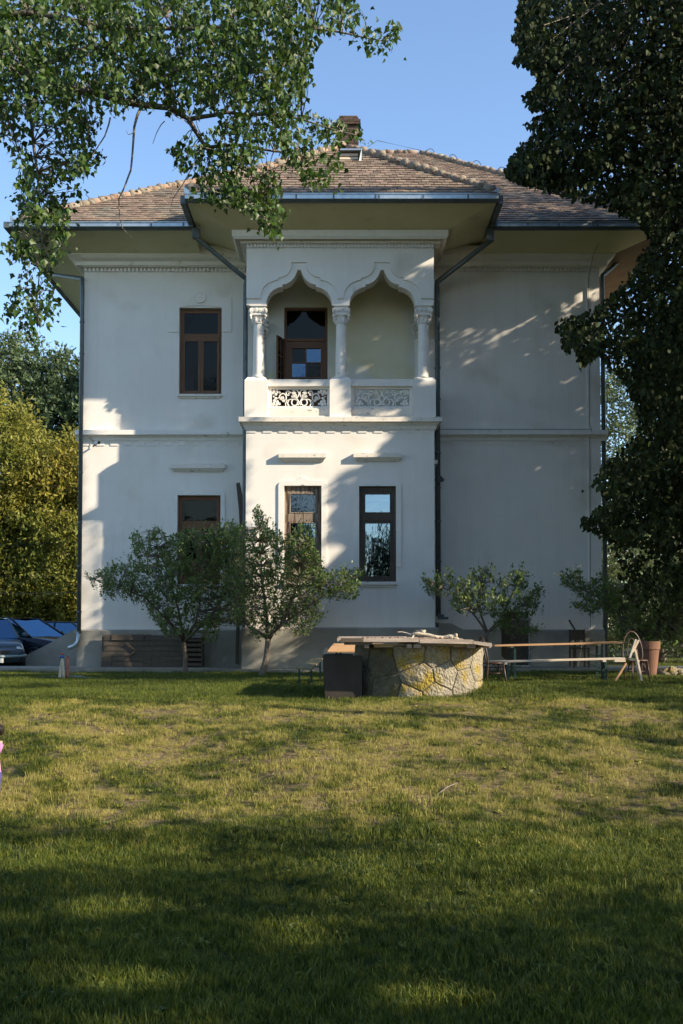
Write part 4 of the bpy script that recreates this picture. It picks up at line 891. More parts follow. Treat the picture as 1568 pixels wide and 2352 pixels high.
def basis(td, nr):
    td = td / np.linalg.norm(td, axis=1, keepdims=True); s = np.cross(td, nr); s /= np.linalg.norm(s, axis=1, keepdims=True) + 1e-9; return s, td, np.cross(s, td)
def unit(a): return a / (np.linalg.norm(a, axis=1, keepdims=True) + 1e-9)
def leafcloud(name, pos, td, nr, size, m, parent, shape='oval', simple=False, single=0, smat=None):
    """one leaf per row; the `single` ones that show largest become parts of their own"""
    s, t, n = basis(td, nr); L = np.array(LEAF[shape]); size = np.broadcast_to(size, (len(pos),))
    if single:
        px, py = proj(pos); vis = (px > 0) & (px < 1568) & (py > 0) & (py < 2352); sc_ = np.where(vis, size / pos[:, 1], 0)
        idx = np.argsort(-sc_)[:single]; lm = MB(); lm.add(LEAF[shape], [(0, 1, 2, 3), (0, 3, 4, 5)]); lm = lm.mesh('leaf', smat)
        for i in idx:
            k = size[i]; mw = Matrix(((s[i, 0] * k, t[i, 0] * k, n[i, 0] * k, pos[i, 0]), (s[i, 1] * k, t[i, 1] * k, n[i, 1] * k, pos[i, 1]), (s[i, 2] * k, t[i, 2] * k, n[i, 2] * k, pos[i, 2]), (0, 0, 0, 1)))
            obj('leaf', lm, None, parent, mw=mw)
        kp = np.ones(len(pos), bool); kp[idx] = False; pos, s, t, n, size = pos[kp], s[kp], t[kp], n[kp], size[kp]
    if simple: L = L[[0, 1, 3, 5]]
    v = pos[:, None, :] + size[:, None, None] * (L[None, :, 0:1] * s[:, None, :] + L[None, :, 1:2] * t[:, None, :] + L[None, :, 2:3] * n[:, None, :])
    k = len(L); base = np.arange(len(pos))[:, None] * k
    fc = (np.concatenate([base + [0, 1, 2], base + [0, 2, 3]], 1).reshape(-1, 3) if simple else np.concatenate([base + [0, 1, 2, 3], base + [0, 3, 4, 5]], 1).reshape(-1, 4))
    me = bpy.data.meshes.new(name); v = v.reshape(-1, 3).astype(np.float32); me.vertices.add(len(v)); me.vertices.foreach_set('co', v.ravel())
    w_ = fc.shape[1]; me.loops.add(fc.size); me.loops.foreach_set('vertex_index', fc.ravel().astype(np.int32)); me.polygons.add(len(fc)); me.polygons.foreach_set('loop_start', np.arange(0, fc.size, w_, dtype=np.int32)); me.polygons.foreach_set('loop_total', np.full(len(fc), w_, np.int32))
    me.materials.append(m); me.update(); me.validate()
    o = link(bpy.data.objects.new(name, me), parent); return o
def twigleaves(base, d, length, k, spread, size, droop=0.0, hang=False):
    """k leaves along each twig (base, direction d, length)"""
    n = len(base); u = rng.random((n, k)) ** .8; p = base[:, None] + d[:, None] * (u * length[:, None])[..., None]
    p[..., 2] -= droop * (u * length[:, None]) ** 2; p = p + rng.normal(0, spread, p.shape); p = p.reshape(-1, 3); dd = np.repeat(d, k, 0)
    if hang: td = rng.normal(0, .55, p.shape) + [0, 0, -1.0]; nr = rng.normal(0, 1, p.shape); nr[:, 2] *= .5
    else: td = dd * .8 + rng.normal(0, .6, p.shape); nr = rng.normal(0, .45, p.shape) + [0, 0, 1]
    return p, td, nr, size * rng.uniform(.5, 1.3, len(p))
def polysample(polys, n, y0, y1, wts=None):
    out = []
    ar = []
    for p in polys:
        q = np.array(p, float); ar.append(abs(np.sum(q[:, 0] * np.roll(q[:, 1], -1) - np.roll(q[:, 0], -1) * q[:, 1])) / 2)
    ar = np.array(ar) * (wts if wts is not None else 1); ar = ar / ar.sum()
    for p, a in zip(polys, ar):
        q = np.array(p, float); got = 0; need = int(n * a)
        while got < need:
            c = rng.uniform(q.min(0), q.max(0), (need * 2 + 8, 2)); c = c[inpoly(c[:, 0], c[:, 1], p)][:need - got]; Y = rng.uniform(y0, y1, len(c))
            out += [tuple(P(a_, b_, y_)) for (a_, b_), y_ in zip(c, Y)]; got += len(c)
    return np.array(out)
def limbtube(mb, pts, r0, r1, n=7, wob=.0, seg=4):
    P_ = [Vector(p) for p in pts]; q = []
    for i in range(len(P_) - 1):
        for k in range(seg): q.append(P_[i].lerp(P_[i + 1], k / seg))
    q.append(P_[-1]); m = len(q); q = [a + wob * mnoise.noise_vector(a * 1.3) * (0 if i in (0,) else 1) for i, a in enumerate(q)]
    mb.tube(q, [r0 + (r1 - r0) * (i / (m - 1)) ** .8 for i in range(m)], n); return q
def connect(mb, nodes, targets, r=.008, every=1, n=3, sag=.1, avoid=False, far=9.0):
    nd = np.array([tuple(a) for a in nodes])
    for t in targets[::every]:
        d = np.linalg.norm(nd - t, axis=1) + .35 * np.maximum(0, nd[:, 2] - t[2]); a = Vector(nd[np.argmin(d)]); b = Vector(t); L_ = (b - a).length
        if L_ > far: continue
        if avoid and lands_lit(np.array([tuple(a.lerp(b, k / 7)) for k in range(8)]), .02).any(): continue
        mid = (a + b) / 2 + Vector((random.uniform(-.06, .06), random.uniform(-.06, .06), sag)) * L_
        mb.tube([a, a.lerp(mid, .55) + Vector((0, 0, .02)), mid, b], [min(.022, r + L_ * .006), r * 1.1 + L_ * .003, r, r * .5], n, caps=False)
# ---------------------------------------------------------- the linden right of the house
lind = thing('linden_tree', 'huge dark leafy tree overhanging the right end of the house', 'tree', (10.4, 17.2, -.07))
SIL = [[(1190, 0), (1184, 60), (1172, 92), (1200, 106), (1172, 140), (1205, 151), (1230, 167), (1236, 190), (1196, 222), (1218, 250), (1262, 252), (1200, 285), (1225, 305), (1188, 336), (1170, 364), (1156, 400), (1190, 418), (1300, 448), (1400, 478), (1475, 512), (1496, 560), (1440, 640), (1388, 686), (1350, 712), (1278, 735), (1276, 752), (1299, 815), (1318, 790), (1334, 848), (1376, 812), (1400, 850), (1440, 880), (1470, 960), (1450, 1010), (1395, 1055), (1380, 1080), (1336, 1130), (1372, 1106), (1394, 1155), (1334, 1186), (1332, 1210), (1380, 1228), (1410, 1300), (1440, 1400), (1700, 1420), (2600, 1500), (2600, -900), (1215, -900)]]
def ellipsoid(n, c, r, shell=.35):
    d = unit(rng.normal(0, 1, (n, 3))); rad = rng.uniform(shell, 1, n) ** .6; return np.array(c) + d * rad[:, None] * np.array(r)
cl = np.concatenate([ellipsoid(12500, (8.8, 18.2, 8.6), (6.4, 4.6, 8.2), .2), ellipsoid(6000, (10.3, 20.9, 6.0), (4.2, 3.0, 6.0), .1)])
px, py = proj(cl); infr = (px < 1600)
edge = np.array([mnoise.noise(Vector(tuple(p * .9))) for p in cl])
keep = inpoly(px + 4 * edge, py + 4 * edge, SIL[0]) & (cl[:, 2] > 1.2) & ~((cl[:, 1] > 22.2) & (cl[:, 0] < 8.0)) & (cl[:, 1] > 10)
keep &= ~lands_lit(cl, .06) ; keep &= ~((edge < -.42) & infr)
cl = cl[keep]; d = unit(rng.normal(0, 1, cl.shape) + [0, 0, -.3])
extra = polysample([[(1190, 0), (1240, 0), (1260, 250), (1230, 250), (1192, 106)], [(1170, 364), (1156, 400), (1300, 425), (1290, 340), (1230, 310)], [(1276, 752), (1299, 815), (1318, 790), (1334, 848), (1376, 812), (1376, 730), (1280, 738)], [(1336, 1130), (1372, 1106), (1385, 1080), (1400, 1110)], [(1334, 1186), (1332, 1210), (1380, 1228), (1395, 1170)]], 300, 16.5, 18.0)
extra = extra[~lands_lit(extra, .02)]
fill = polysample([[(x_, y_) for x_, y_ in SIL[0] if x_ < 1500 and y_ < 1300 and y_ >= 0] + [(1640, 1300), (1640, -60), (1215, -60)]], 3000, 15.0, 20.5); fill = fill[(rng.random(len(fill)) < .8) & ~lands_lit(fill, .02)]; fill = fill[inpoly(*proj(fill), SIL[0])]
fill = fill[np.array([mnoise.noise(Vector(tuple(p * .8))) for p in fill]) > -.38]
fill2 = polysample([[(1384, 590), (1500, 560), (1500, 1330), (1400, 1330), (1388, 1100), (1392, 1040), (1470, 1000), (1450, 880), (1386, 850)]], 420, 20.2, 22.6); fill2 = fill2[(fill2[:, 0] > 6.75) & ~lands_lit(fill2, .02)]
cl = np.concatenate([cl, extra, fill, fill2]); d = unit(rng.normal(0, 1, cl.shape) + [0, 0, -.3])
p, td, nr, sz = twigleaves(cl, d, rng.uniform(.25, .5, len(cl)), 15, .10, .092, hang=True)
px, py = proj(p); kk = (inpoly(px, py, SIL[0]) | (px > 1600) | ((p[:, 0] > 6.6) & (p[:, 1] > 19.9) & (px > 1383))) & ~lands_lit(p + unit(td) * (sz * .5)[:, None], .02); p, td, nr, sz = p[kk], td[kk], nr[kk], sz[kk]
tag(leafcloud('crown', p, td, nr, sz, M['linden'], lind, 'heart', single=300, smat=M['lindenp']), kind='stuff')
mb = MB(); nodes = limbtube(mb, [(10.4, 17.2, -.2), (10.4, 17.2, 2), (10.3, 17.3, 5), (10.0, 17.5, 9), (9.4, 17.9, 14)], .34, .08, 12, .15)
obj('trunk', mb, M['bark'], lind, smooth=True)
for tgt in ((4.2, 17, 10.5), (5.4, 16.5, 7.2), (4.6, 17.6, 12.2), (7.2, 15.2, 5), (12.5, 17, 8), (11.5, 20.5, 11), (6.8, 19.5, 4.5), (10.5, 15.5, 12), (6.5, 18, 13.6), (12.6, 19.6, 5.6)):
    b0 = nodes[min(len(nodes) - 1, int(len(nodes) * max(.15, (tgt[2] - 3) / 14)))]; mb = MB(); t = Vector(tgt)
    if lands_lit(np.array([tuple(b0.lerp(t, k / 15)) for k in range(16)]), .02).sum() > 1: continue
    nn = limbtube(mb, [b0, b0.lerp(t, .5) + Vector((0, 0, .4)), t], .11, .025, 6, .25); nodes += nn
    obj('branch', mb, M['bark'], lind, smooth=True)
mb = MB(); connect(mb, nodes, cl, every=7, avoid=True, far=4); tag(obj('twigs', mb, M['twig'], lind), kind='stuff')
# ---------------------------------------------------------- the trees to the right that shade the lawn (out of the picture)
def shadetree(c, r, n, k, size, zmin, label, carve=True, far=0):
    t = thing('shade_tree', label, 'tree', (c[0], c[1], float(gz(c[0], c[1]))), group='trees along the right side of the lawn')
    q = ellipsoid(n, c, r, .2); q = q[q[:, 2] > zmin]
    nz = np.array([mnoise.noise(Vector(tuple(p * .45))) for p in q]); q = q[nz > -.22]
    if carve: q = q[~lands_lit(q, .2)]
    px, py = proj(q); q = q[~((px < 1640) & (px > -60) & (q[:, 1] > 0) & (py > -60))]
    p, td, nr, sz = twigleaves(q, unit(rng.normal(0, 1, q.shape)), rng.uniform(.4, .8, len(q)), k, .16, size, hang=True)
    px, py = proj(p); s_ = ~((px < 1580) & (px > -10) & (p[:, 1] > 0) & (py > -10))
    if carve: s_ &= ~lands_lit(p + unit(td) * (sz * .5)[:, None], .03)
    tag(leafcloud('crown', p[s_], td[s_], nr[s_], sz[s_], M['linden'], t, 'heart', simple=True), kind='stuff')
    mb = MB(); nodes = limbtube(mb, [(c[0], c[1], float(gz(c[0], c[1])) - .1), (c[0] + .1, c[1], c[2] * .5), (c[0], c[1] + .1, c[2] + r[2] * .7)], .28, .06, 10, .1); obj('trunk', mb, M['bark'], t, smooth=True)
    mb = MB(); connect(mb, nodes, q, r=.015, every=14, avoid=carve); tag(obj('branches', mb, M['bark'], t), kind='stuff')
shadetree((10.2, -.5, 6.2), (5.2, 4.6, 4.2), 3000, 14, .13, 1.8, 'broad leafy tree out on the lawn nearest the camera')
shadetree((13.5, 7.5, 7.0), (5.0, 3.8, 5.2), 2200, 10, .17, 2.0, 'broad leafy tree beside the bank of the lawn')
shadetree((15.5, 14.5, 7.5), (4.8, 3.8, 6.0), 1500, 10, .17, 1.0, 'broad leafy tree beyond the bank, out beside the house')
shadetree((14.8, 20.8, 11.5), (5.4, 3.6, 9.0), 2200, 10, .17, 1.0, 'tall leafy tree close beside the right wall of the house')
for i, (x, y, h) in enumerate(((-10, -16, 8), (-3.5, -22, 9), (4.5, -19, 7.5), (9.5, -13, 6.5))):
    shadetree((x, y, h * .62), (3.6, 2.6, h * .42), 700, 9, .30, 1.0, ['round tree behind the camera at the far left', 'tall tree behind the camera left of the middle', 'tree behind the camera right of the middle', 'low tree behind the camera at the right'][i], carve=False)
# ---------------------------------------------------------- the poplar hanging in from the left
pop = thing('poplar_tree', 'poplar tree whose long drooping leafy boughs hang in at the top left', 'tree', (-6.6, 11.0, float(gz(-6.6, 11.0))))
PA = [[(-60, -60), (815, -60), (800, 55), (755, 70), (735, 100), (720, 118), (712, 180), (690, 222), (600, 232), (560, 248), (430, 258), (385, 243), (330, 250), (235, 258), (-60, 250)],
      [(-60, 240), (232, 250), (215, 290), (225, 330), (235, 358), (190, 400), (130, 400), (60, 410), (20, 350), (0, 300), (-60, 300)],
      [(40, 400), (165, 400), (200, 432), (150, 460), (168, 480), (145, 520), (160, 560), (110, 620), (140, 680), (110, 742), (60, 758), (10, 722), (20, 660), (60, 610), (10, 562), (40, 505), (30, 450)],
      [(600, 230), (700, 235), (760, 270), (835, 288), (830, 320), (795, 338), (740, 318), (700, 340), (640, 345), (590, 300)],
      [(383, 320), (420, 296), (480, 290), (560, 250), (600, 250), (600, 350), (560, 400), (480, 440), (440, 432), (430, 400), (393, 398)],
      [(440, 432), (560, 380), (650, 380), (650, 430), (600, 470), (480, 468)], [(545, 460), (640, 440), (656, 500), (628, 552), (590, 505)],
      [(640, 340), (760, 345), (786, 375), (760, 418), (715, 432), (680, 395), (640, 380)],
      [(800, 0), (828, 15), (848, 55), (818, 85), (795, 60)], [(845, 55), (880, 45), (925, 58), (912, 86), (868, 128), (825, 118), (830, 85)]]
PB = [(-60, 90), (800, -40), (925, 50), (925, 130), (700, 330)]
cl = polysample(PA, 1750, 10.6, 13.4, wts=np.array([1, .95, .9, .95, .85, .95, 1.3, .9, .8, .8]))
nz = np.array([mnoise.noise(Vector(tuple(p * 1.6))) for p in cl]); cl = cl[nz > -.30]
cl = np.concatenate([cl, polysample([[(-60, -60), (700, -60), (690, 200), (-60, 230)]], 420, 10.2, 13.8)])
cl = cl[~lands_lit(cl, .0) | True]
d = unit(rng.normal(0, .5, cl.shape) + [.15, 0, -.75])
p, td, nr, sz = twigleaves(cl - d * .1, d, rng.uniform(.15, .34, len(cl)), 11, .050, .075, hang=True)
px, py = proj(p); kk = np.zeros(len(p), bool)
for q in PA: kk |= inpoly(px, py, q)
kk |= (px < 0) | (py < 0); jit = rng.random(len(p)) < .35; kk |= jit & (px < 930)
hole = inpoly(px, py, [(245, 275), (430, 275), (425, 320), (380, 330), (420, 405), (330, 440), (245, 430)]); kk &= ~hole
p, td, nr, sz = p[kk], td[kk], nr[kk], sz[kk]
up = [(-9, 12, 10), (-8.5, 9.5, 9), (-8, 13.5, 12)]
q = np.concatenate([ellipsoid(260, c, (2.6, 2.4, 3.2), .2) for c in up]); pxq, pyq = proj(q); q = q[~((pxq > -30) & (pyq > -30) & (q[:, 1] > 0))]
p2 = twigleaves(q, unit(rng.normal(0, .5, q.shape) + [0, 0, -.8]), rng.uniform(.3, .6, len(q)), 9, .1, .09, hang=True)
p, td, nr, sz = (np.concatenate([a, b]) for a, b in zip((p, td, nr, sz), p2))
tag(leafcloud('crown', p, td, nr, sz, M['poplar'], pop, 'rhomb', single=300, smat=M['poplarp']), kind='stuff')
mb = MB(); nodes = limbtube(mb, [(-6.6, 11, -.6), (-6.7, 11.1, 3), (-6.5, 11.4, 6), (-6.9, 11.6, 9.5), (-7.2, 11.9, 14)], .30, .07, 12, .1); obj('trunk', mb, M['bark'], pop, smooth=True)
def pl(lst, Y): return [P(a, b, Y + (c[0] if c else 0)) for a, b, *c in lst]
limbs = [([(-80, 150), (0, 130), (60, 165), (130, 185), (205, 212), (290, 235), (390, 252), (430, 275), (470, 340), (520, 370), (600, 400), (620, 520)], .075, .01),
         ([(130, 185), (60, 210), (75, 290), (90, 400), (92, 560), (85, 730)], .035, .006), ([(-80, 40), (60, 30), (240, 60), (420, 70), (600, 60), (780, 70), (880, 90)], .05, .006),
         ([(290, 235), (420, 160), (540, 150), (680, 180)], .04, .006), ([(430, 275), (520, 250), (620, 260), (720, 290), (815, 305)], .03, .005), ([(470, 340), (560, 330), (660, 350), (750, 380)], .025, .005),
         ([(60, 165), (160, 110), (300, 100), (380, 40)], .04, .008), ([(0, 130), (-20, 220), (30, 300), (60, 380)], .03, .006)]
for L_, a, b in limbs:
    mb = MB(); nodes += limbtube(mb, pl(L_, 12.0), a, b, 7, .06, 3); obj('branch', mb, M['bark'], pop, smooth=True)
mb = MB(); limbtube(mb, [(-6.6, 11.3, 5.2), P(-80, 150, 12)], .14, .08, 8, .05); obj('branch', mb, M['bark'], pop, smooth=True)
mb = MB(); limbtube(mb, [(-6.8, 11.5, 7.6), P(-80, 40, 12)], .10, .05, 8, .05); obj('branch', mb, M['bark'], pop, smooth=True)
# the bare twigs that hang in the gap of sky
for L_, a, b in (([(322, 250), (310, 290), (306, 330), (300, 390), (285, 430), (272, 455), (273, 500), (280, 525), (299, 545)], .017, .004), ([(253, 270), (240, 310), (212, 355), (196, 380), (190, 420)], .010, .003),
              ([(196, 258), (200, 300), (201, 375)], .007, .003), ([(378, 278), (362, 305), (352, 330)], .006, .003), ([(448, 370), (420, 420), (395, 455), (388, 485)], .007, .003), ([(306, 305), (295, 308), (290, 298)], .005, .002),
              ([(0, 128), (20, 150), (60, 188)], .012, .006), ([(200, 20), (205, 60), (220, 110)], .007, .003)):
    mb = MB(); limbtube(mb, pl(L_, 11.6), a, b, 6, .03, 3); obj('bare_twig', mb, M['twig'], pop, smooth=True)
mb = MB(); connect(mb, nodes, cl, r=.005, every=1, sag=.03, far=.9); tag(obj('twigs', mb, M['twig'], pop), kind='stuff')
# ---------------------------------------------------------- small fruit trees by the house
def shrub(name, label, base, fork, polys, Y, dep, n, k, size, limbs, r0, single=0, spread=.045, group=None):
    t = thing(name, label, 'tree', tuple(base), group=group); mb = MB(); nodes = limbtube(mb, [base - Vector((0, 0, .05)), base.lerp(fork, .55) + Vector((.03, .02, 0)), fork], r0, r0 * .75, 8, .02)
    obj('trunk', mb, M['bark'], t, smooth=True); nodes = nodes[-1:]
    for L_ in limbs:
        mb = MB(); nodes += limbtube(mb, [fork] + [P(a, b, Y + c) for a, b, c in L_], r0 * .6, .008, 6, .04); obj('branch', mb, M['bark'], t, smooth=True)
    cl = polysample(polys, n, Y - dep, Y + dep); c0 = np.array(fork); d = unit(unit(cl - c0) * .9 + rng.normal(0, .45, cl.shape) + [0, 0, .45]); ln = rng.uniform(.15, .34, len(cl))
    p, td, nr, sz = twigleaves(cl - d * .12, d, ln, k, spread * .6, size)
    px, py = proj(p); kk = rng.random(len(p)) < .45
    for q in polys: kk |= inpoly(px, py, q)
    tag(leafcloud('crown', p[kk], td[kk], nr[kk], sz[kk], M['plum'], t, 'oval'), kind='stuff')
    mb = MB(); connect(mb, nodes, cl, r=.006, sag=.02); 
    for a, b, l in zip(cl[::1], d, ln): mb.tube([Vector(a - b * .12), Vector(a - b * .12 + b * l)], [.005, .002], 3, caps=False)
    tag(obj('twigs', mb, M['twig'], t), kind='stuff'); return t
g1 = 'small fruit trees in front of the house'
gp = lambda px, Y: Vector((xx(px, 1550, Y), Y, float(gz(xx(px, 1550, Y), Y))))
shrub('fruit_tree', 'bushy little fruit tree with a forked trunk in front of the bay', gp(599, 20.7), P(617, 1468, 20.7),
      [[(575, 1165), (612, 1180), (615, 1215), (650, 1240), (690, 1205), (715, 1220), (735, 1290), (745, 1330), (730, 1380), (745, 1410), (700, 1460), (640, 1450), (590, 1470), (560, 1420), (520, 1420), (510, 1330), (520, 1260), (560, 1230), (590, 1215)],
       [(720, 1330), (760, 1310), (825, 1305), (838, 1320), (815, 1350), (820, 1378), (770, 1378), (730, 1375)], [(515, 1225), (560, 1205), (580, 1240), (530, 1270)]], 20.7, .85, 1000, 15, .066,
      [[(570, 1440, .1), (540, 1400, .3), (530, 1300, .2)], [(610, 1400, -.3), (600, 1300, -.2), (592, 1190, 0)], [(650, 1430, -.3), (680, 1350, -.3), (700, 1250, 0)], [(665, 1420, .2), (740, 1370, .1), (815, 1330, .1)]], .075, group=g1)
shrub('fruit_tree', 'spreading little fruit tree in front of the lower left window', gp(425, 22.0), P(420, 1475, 22.0),
      [[(200, 1325), (290, 1290), (310, 1275), (300, 1225), (335, 1230), (360, 1210), (385, 1235), (440, 1215), (520, 1225), (560, 1260), (560, 1440), (500, 1430), (440, 1462), (380, 1460), (350, 1420), (330, 1385), (270, 1375), (235, 1370)],
       [(470, 1225), (520, 1200), (555, 1220), (540, 1300), (480, 1290)], [(455, 1430), (500, 1420), (500, 1470), (470, 1475)]], 21.6, .9, 1150, 15, .066,
      [[(390, 1430, -.1), (330, 1370, -.3), (215, 1330, -.4)], [(410, 1400, 0), (380, 1300, 0), (350, 1220, 0)], [(450, 1430, .1), (470, 1330, .1), (490, 1230, 0)], [(480, 1420, -.3), (530, 1340, -.2), (545, 1260, 0)]], .06, group=g1)
shrub('fruit_tree', 'low V-forked fruit tree behind the well against the right wall', gp(1095, 21.4), P(1119, 1452, 21.4),
      [[(970, 1335), (1040, 1310), (1050, 1345), (1110, 1300), (1135, 1320), (1160, 1330), (1195, 1305), (1215, 1345), (1255, 1345), (1235, 1385), (1250, 1408), (1180, 1440), (1120, 1415), (1060, 1410), (1030, 1390), (1045, 1365), (985, 1372)],
       [(1120, 1430), (1235, 1440), (1240, 1462), (1150, 1460)]], 21.3, .55, 330, 13, .072,
      [[(1095, 1420, 0), (1060, 1375, -.1), (1000, 1340, 0)], [(1150, 1420, .1), (1180, 1360, .1), (1200, 1315, 0)], [(1100, 1400, .1), (1110, 1350, .1), (1120, 1310, .1)], [(1160, 1425, 0), (1210, 1380, 0), (1245, 1350, 0)]], .055, group=g1)
shrub('fruit_tree', 'dark leafy fruit tree at the right corner behind the terracotta pot', gp(1475, 21.6), P(1470, 1460, 21.6),
      [[(1285, 1325), (1330, 1310), (1350, 1345), (1385, 1310), (1420, 1350), (1480, 1330), (1580, 1270), (1640, 1270), (1640, 1470), (1560, 1500), (1500, 1480), (1420, 1470), (1400, 1410), (1340, 1410), (1310, 1385), (1350, 1380), (1295, 1345)]], 21.2, .9, 800, 14, .072,
      [[(1430, 1420, 0), (1370, 1370, 0), (1300, 1335, 0)], [(1470, 1400, .1), (1440, 1350, .1)], [(1510, 1420, 0), (1560, 1340, 0)]], .06, group=g1)
# ---------------------------------------------------------- background trees
def bgtree(name, label, c, r, n, k, size, m, group, trunk=True, shell=.55, zlo=None):
    t = thing(name, label, 'tree', (c[0], c[1], float(gz(c[0], c[1]))), group=group); q = ellipsoid(n, c, r, shell); q = q[q[:, 2] > (zlo if zlo is not None else gz(c[0], c[1]) + .3)]
    nz = np.array([mnoise.noise(Vector(tuple(p * .55)) + Vector((c[0], 0, 0))) for p in q]); q = q[nz > -.5]
    q = q + unit(q - np.array(c)) * (nz[nz > -.5] * .9)[:, None]
    p, td, nr, sz = twigleaves(q, unit(rng.normal(0, .6, q.shape) + [0, 0, .9]), rng.uniform(.3, .8, len(q)), k, .13, size)
    td = td + rng.normal(0, .6, td.shape); nr = rng.normal(0, 1, nr.shape) + [0.2, -.4, .4]
    tag(leafcloud('crown', p, td, nr, sz, m, t, 'oval', simple=True), kind='stuff')
    mb = MB(); nodes = limbtube(mb, [(c[0], c[1], float(gz(c[0], c[1])) - .1), (c[0], c[1], c[2]), (c[0] + .2, c[1], c[2] + r[2] * .8)], .2, .04, 8, .1); obj('trunk', mb, M['bark'], t, smooth=True)
    mb = MB(); connect(mb, nodes, q, r=.012, every=max(1, len(q) // 160)); tag(obj('branches', mb, M['twig'], t), kind='stuff')
gl_ = 'trees beyond the parked cars'
bgtree('willow_tree', 'yellow-green bushy tree at the left edge behind the parked cars', (-17.4, 48, 5.4), (4.4, 3.4, 7.0), 5200, 12, .25, M['willow'], gl_)
bgtree('willow_tree', 'yellow-green bushy tree beside the left corner of the house', (-12.6, 47, 4.0), (4.4, 3.2, 5.6), 5200, 12, .22, M['willow'], gl_)
bgtree('green_bush', 'mid green bushy growth low behind the parked cars', (-16.2, 46.6, 1.8), (6.4, 1.8, 5.0), 4800, 12, .20, M['willow2'], gl_, shell=.4)
for x, y, top, rx, lab in ((-21, 63, 19.6, 4.2, 'leftmost tall dark green tree above the yellow one'), (-17.2, 62, 18.0, 3.4, 'tall dark green tree in the middle of the gap left of the house'), (-13.4, 61, 18.4, 3.6, 'tall dark green tree nearest the left corner of the house')):
    bgtree('tall_tree', lab, (x, y, top / 2), (rx + .4, 3.2, top / 2), 3600, 12, .33, M['fargreen'], gl_)
gr_ = 'trees beyond the right corner of the house'
bgtree('garden_tree', 'light green tree seen past the right corner of the house', (13.0, 38, 5.8), (4.4, 2.4, 7.6), 4200, 12, .17, M['fargreen'], gr_)
bgtree('garden_tree', 'tree farther off past the right corner of the house', (17.5, 45, 6), (5.5, 3, 8.4), 2600, 12, .28, M['fargreen'], gr_)
bgtree('garden_bush', 'leafy bush on the ground past the right corner of the house', (9.6, 30, 1.2), (2.6, 1.6, 2.6), 1800, 12, .15, M['fargreen'], gr_, shell=.4)
# ============================================================ THE OLD WELL
WX, WY, WR = 1.162, 15.05, .955
ztop = zz(1482, WY - WR); wz = float(gz(WX, WY)) - .12
well = thing('well', 'round old well clad in rough stones with yellow lichen on the lawn', 'well', (WX, WY, wz))
mb = MB(); mb.lathe(WX, WY, [(WR - .02, wz - .15), (WR - .02, ztop - .012), (WR - .17, ztop - .01), (WR - .17, wz + .1)], 48); obj('barrel', mb, M['joint'], well, smooth=False)
def clip(poly, a, b, c):       # keep a*x + b*y <= c
    out = []
    for i in range(len(poly)):
        p, q = poly[i - 1], poly[i]; dp, dq = a * p[0] + b * p[1] - c, a * q[0] + b * q[1] - c
        if dp <= 0: 
            if dq > 0: t = dp / (dp - dq); out.append((p[0] + (q[0] - p[0]) * t, p[1] + (q[1] - p[1]) * t))
            else: out.append(q)
        elif dq <= 0: t = dp / (dp - dq); out.append((p[0] + (q[0] - p[0]) * t, p[1] + (q[1] - p[1]) * t)); out.append(q)
    return out
seeds = []
for zx, zy in ((560, 470), (600, 720), (800, 400), (880, 600), (1000, 420), (1060, 570), (1225, 640), (1200, 430), (1350, 500), (800, 790), (985, 745), (430, 640), (420, 400), (1345, 760)):
    px = 708.4 + zx * .28238; py = 1387.3 + zy * .28238; s_ = max(-.985, min(.985, (px - 961) / 145.5)); th = math.asin(s_)
    seeds.append((th * WR, zz(py, WY - WR * math.cos(th))))
rs = random.Random(5)
for k in range(20): seeds.append((rs.uniform(1.5, 4.5) * WR, rs.uniform(wz, ztop)))
half = math.pi * WR
for i, (a, b) in enumerate(seeds):
    aw = (a + half) % (2 * half) - half; poly = [(aw - .8, wz - .1), (aw + .8, wz - .1), (aw + .8, ztop - .01), (aw - .8, ztop - .01)]
    for j, (c, d) in enumerate(seeds):
        if i == j: continue
        for sh in (-2 * half, 0, 2 * half):
            cw = (c + half) % (2 * half) - half + sh; dx, dz = cw - aw, d - b; L_ = math.hypot(dx, dz)
            if L_ > 1.8 or L_ < 1e-4: continue
            mx, mz = (aw + cw) / 2, (b + d) / 2; poly = clip(poly, dx / L_, dz / L_, (dx * mx + dz * mz) / L_ - .005)
            if len(poly) < 3: break
        if len(poly) < 3: break
    if len(poly) < 3: continue
    pts = []
    for k in range(len(poly)):
        p, q = poly[k - 1], poly[k]; n = max(1, int(math.hypot(q[0] - p[0], q[1] - p[1]) / .07))
        for t in range(n): 
            x, z = p[0] + (q[0] - p[0]) * t / n, p[1] + (q[1] - p[1]) * t / n; o = mnoise.noise(Vector((x * 6, z * 6, 0))) * .010; pts.append((x + o, z + o))
    cx = sum(p[0] for p in pts) / len(pts); cz = sum(p[1] for p in pts) / len(pts); n = len(pts); v = []; f = []
    for s_, h in ((1, -.006), (.985, .006), (.93, .013), (.7, .018), (.4, .02)):
        for x, z in pts:
            x2, z2 = cx + (x - cx) * s_, cz + (z - cz) * s_; hh = h + (mnoise.noise(Vector((x2 * 7, z2 * 7, 4))) * .020 if h > .02 else 0); a_ = x2 / WR
            r_ = WR - .012 + hh; v.append((WX + r_ * math.sin(a_), WY - r_ * math.cos(a_), z2))
    a_ = cx / WR; v.append((WX + (WR + .026) * math.sin(a_), WY - (WR + .026) * math.cos(a_), cz))
    for r_ in range(4):
        for k in range(n): f.append((r_ * n + k, r_ * n + (k + 1) % n, (r_ + 1) * n + (k + 1) % n, (r_ + 1) * n + k))
    for k in range(n): f.append((4 * n + k, 4 * n + (k + 1) % n, 5 * n))
    obj('stone', MB().add(v, f), M['stoneshade' if math.sin(cx / WR) < -.30 and math.cos(cx / WR) > -.3 else 'stone'], well)  # stones on the side away from the sun get the shade-coloured copy
zl = zz(1478.5, 14.0); 
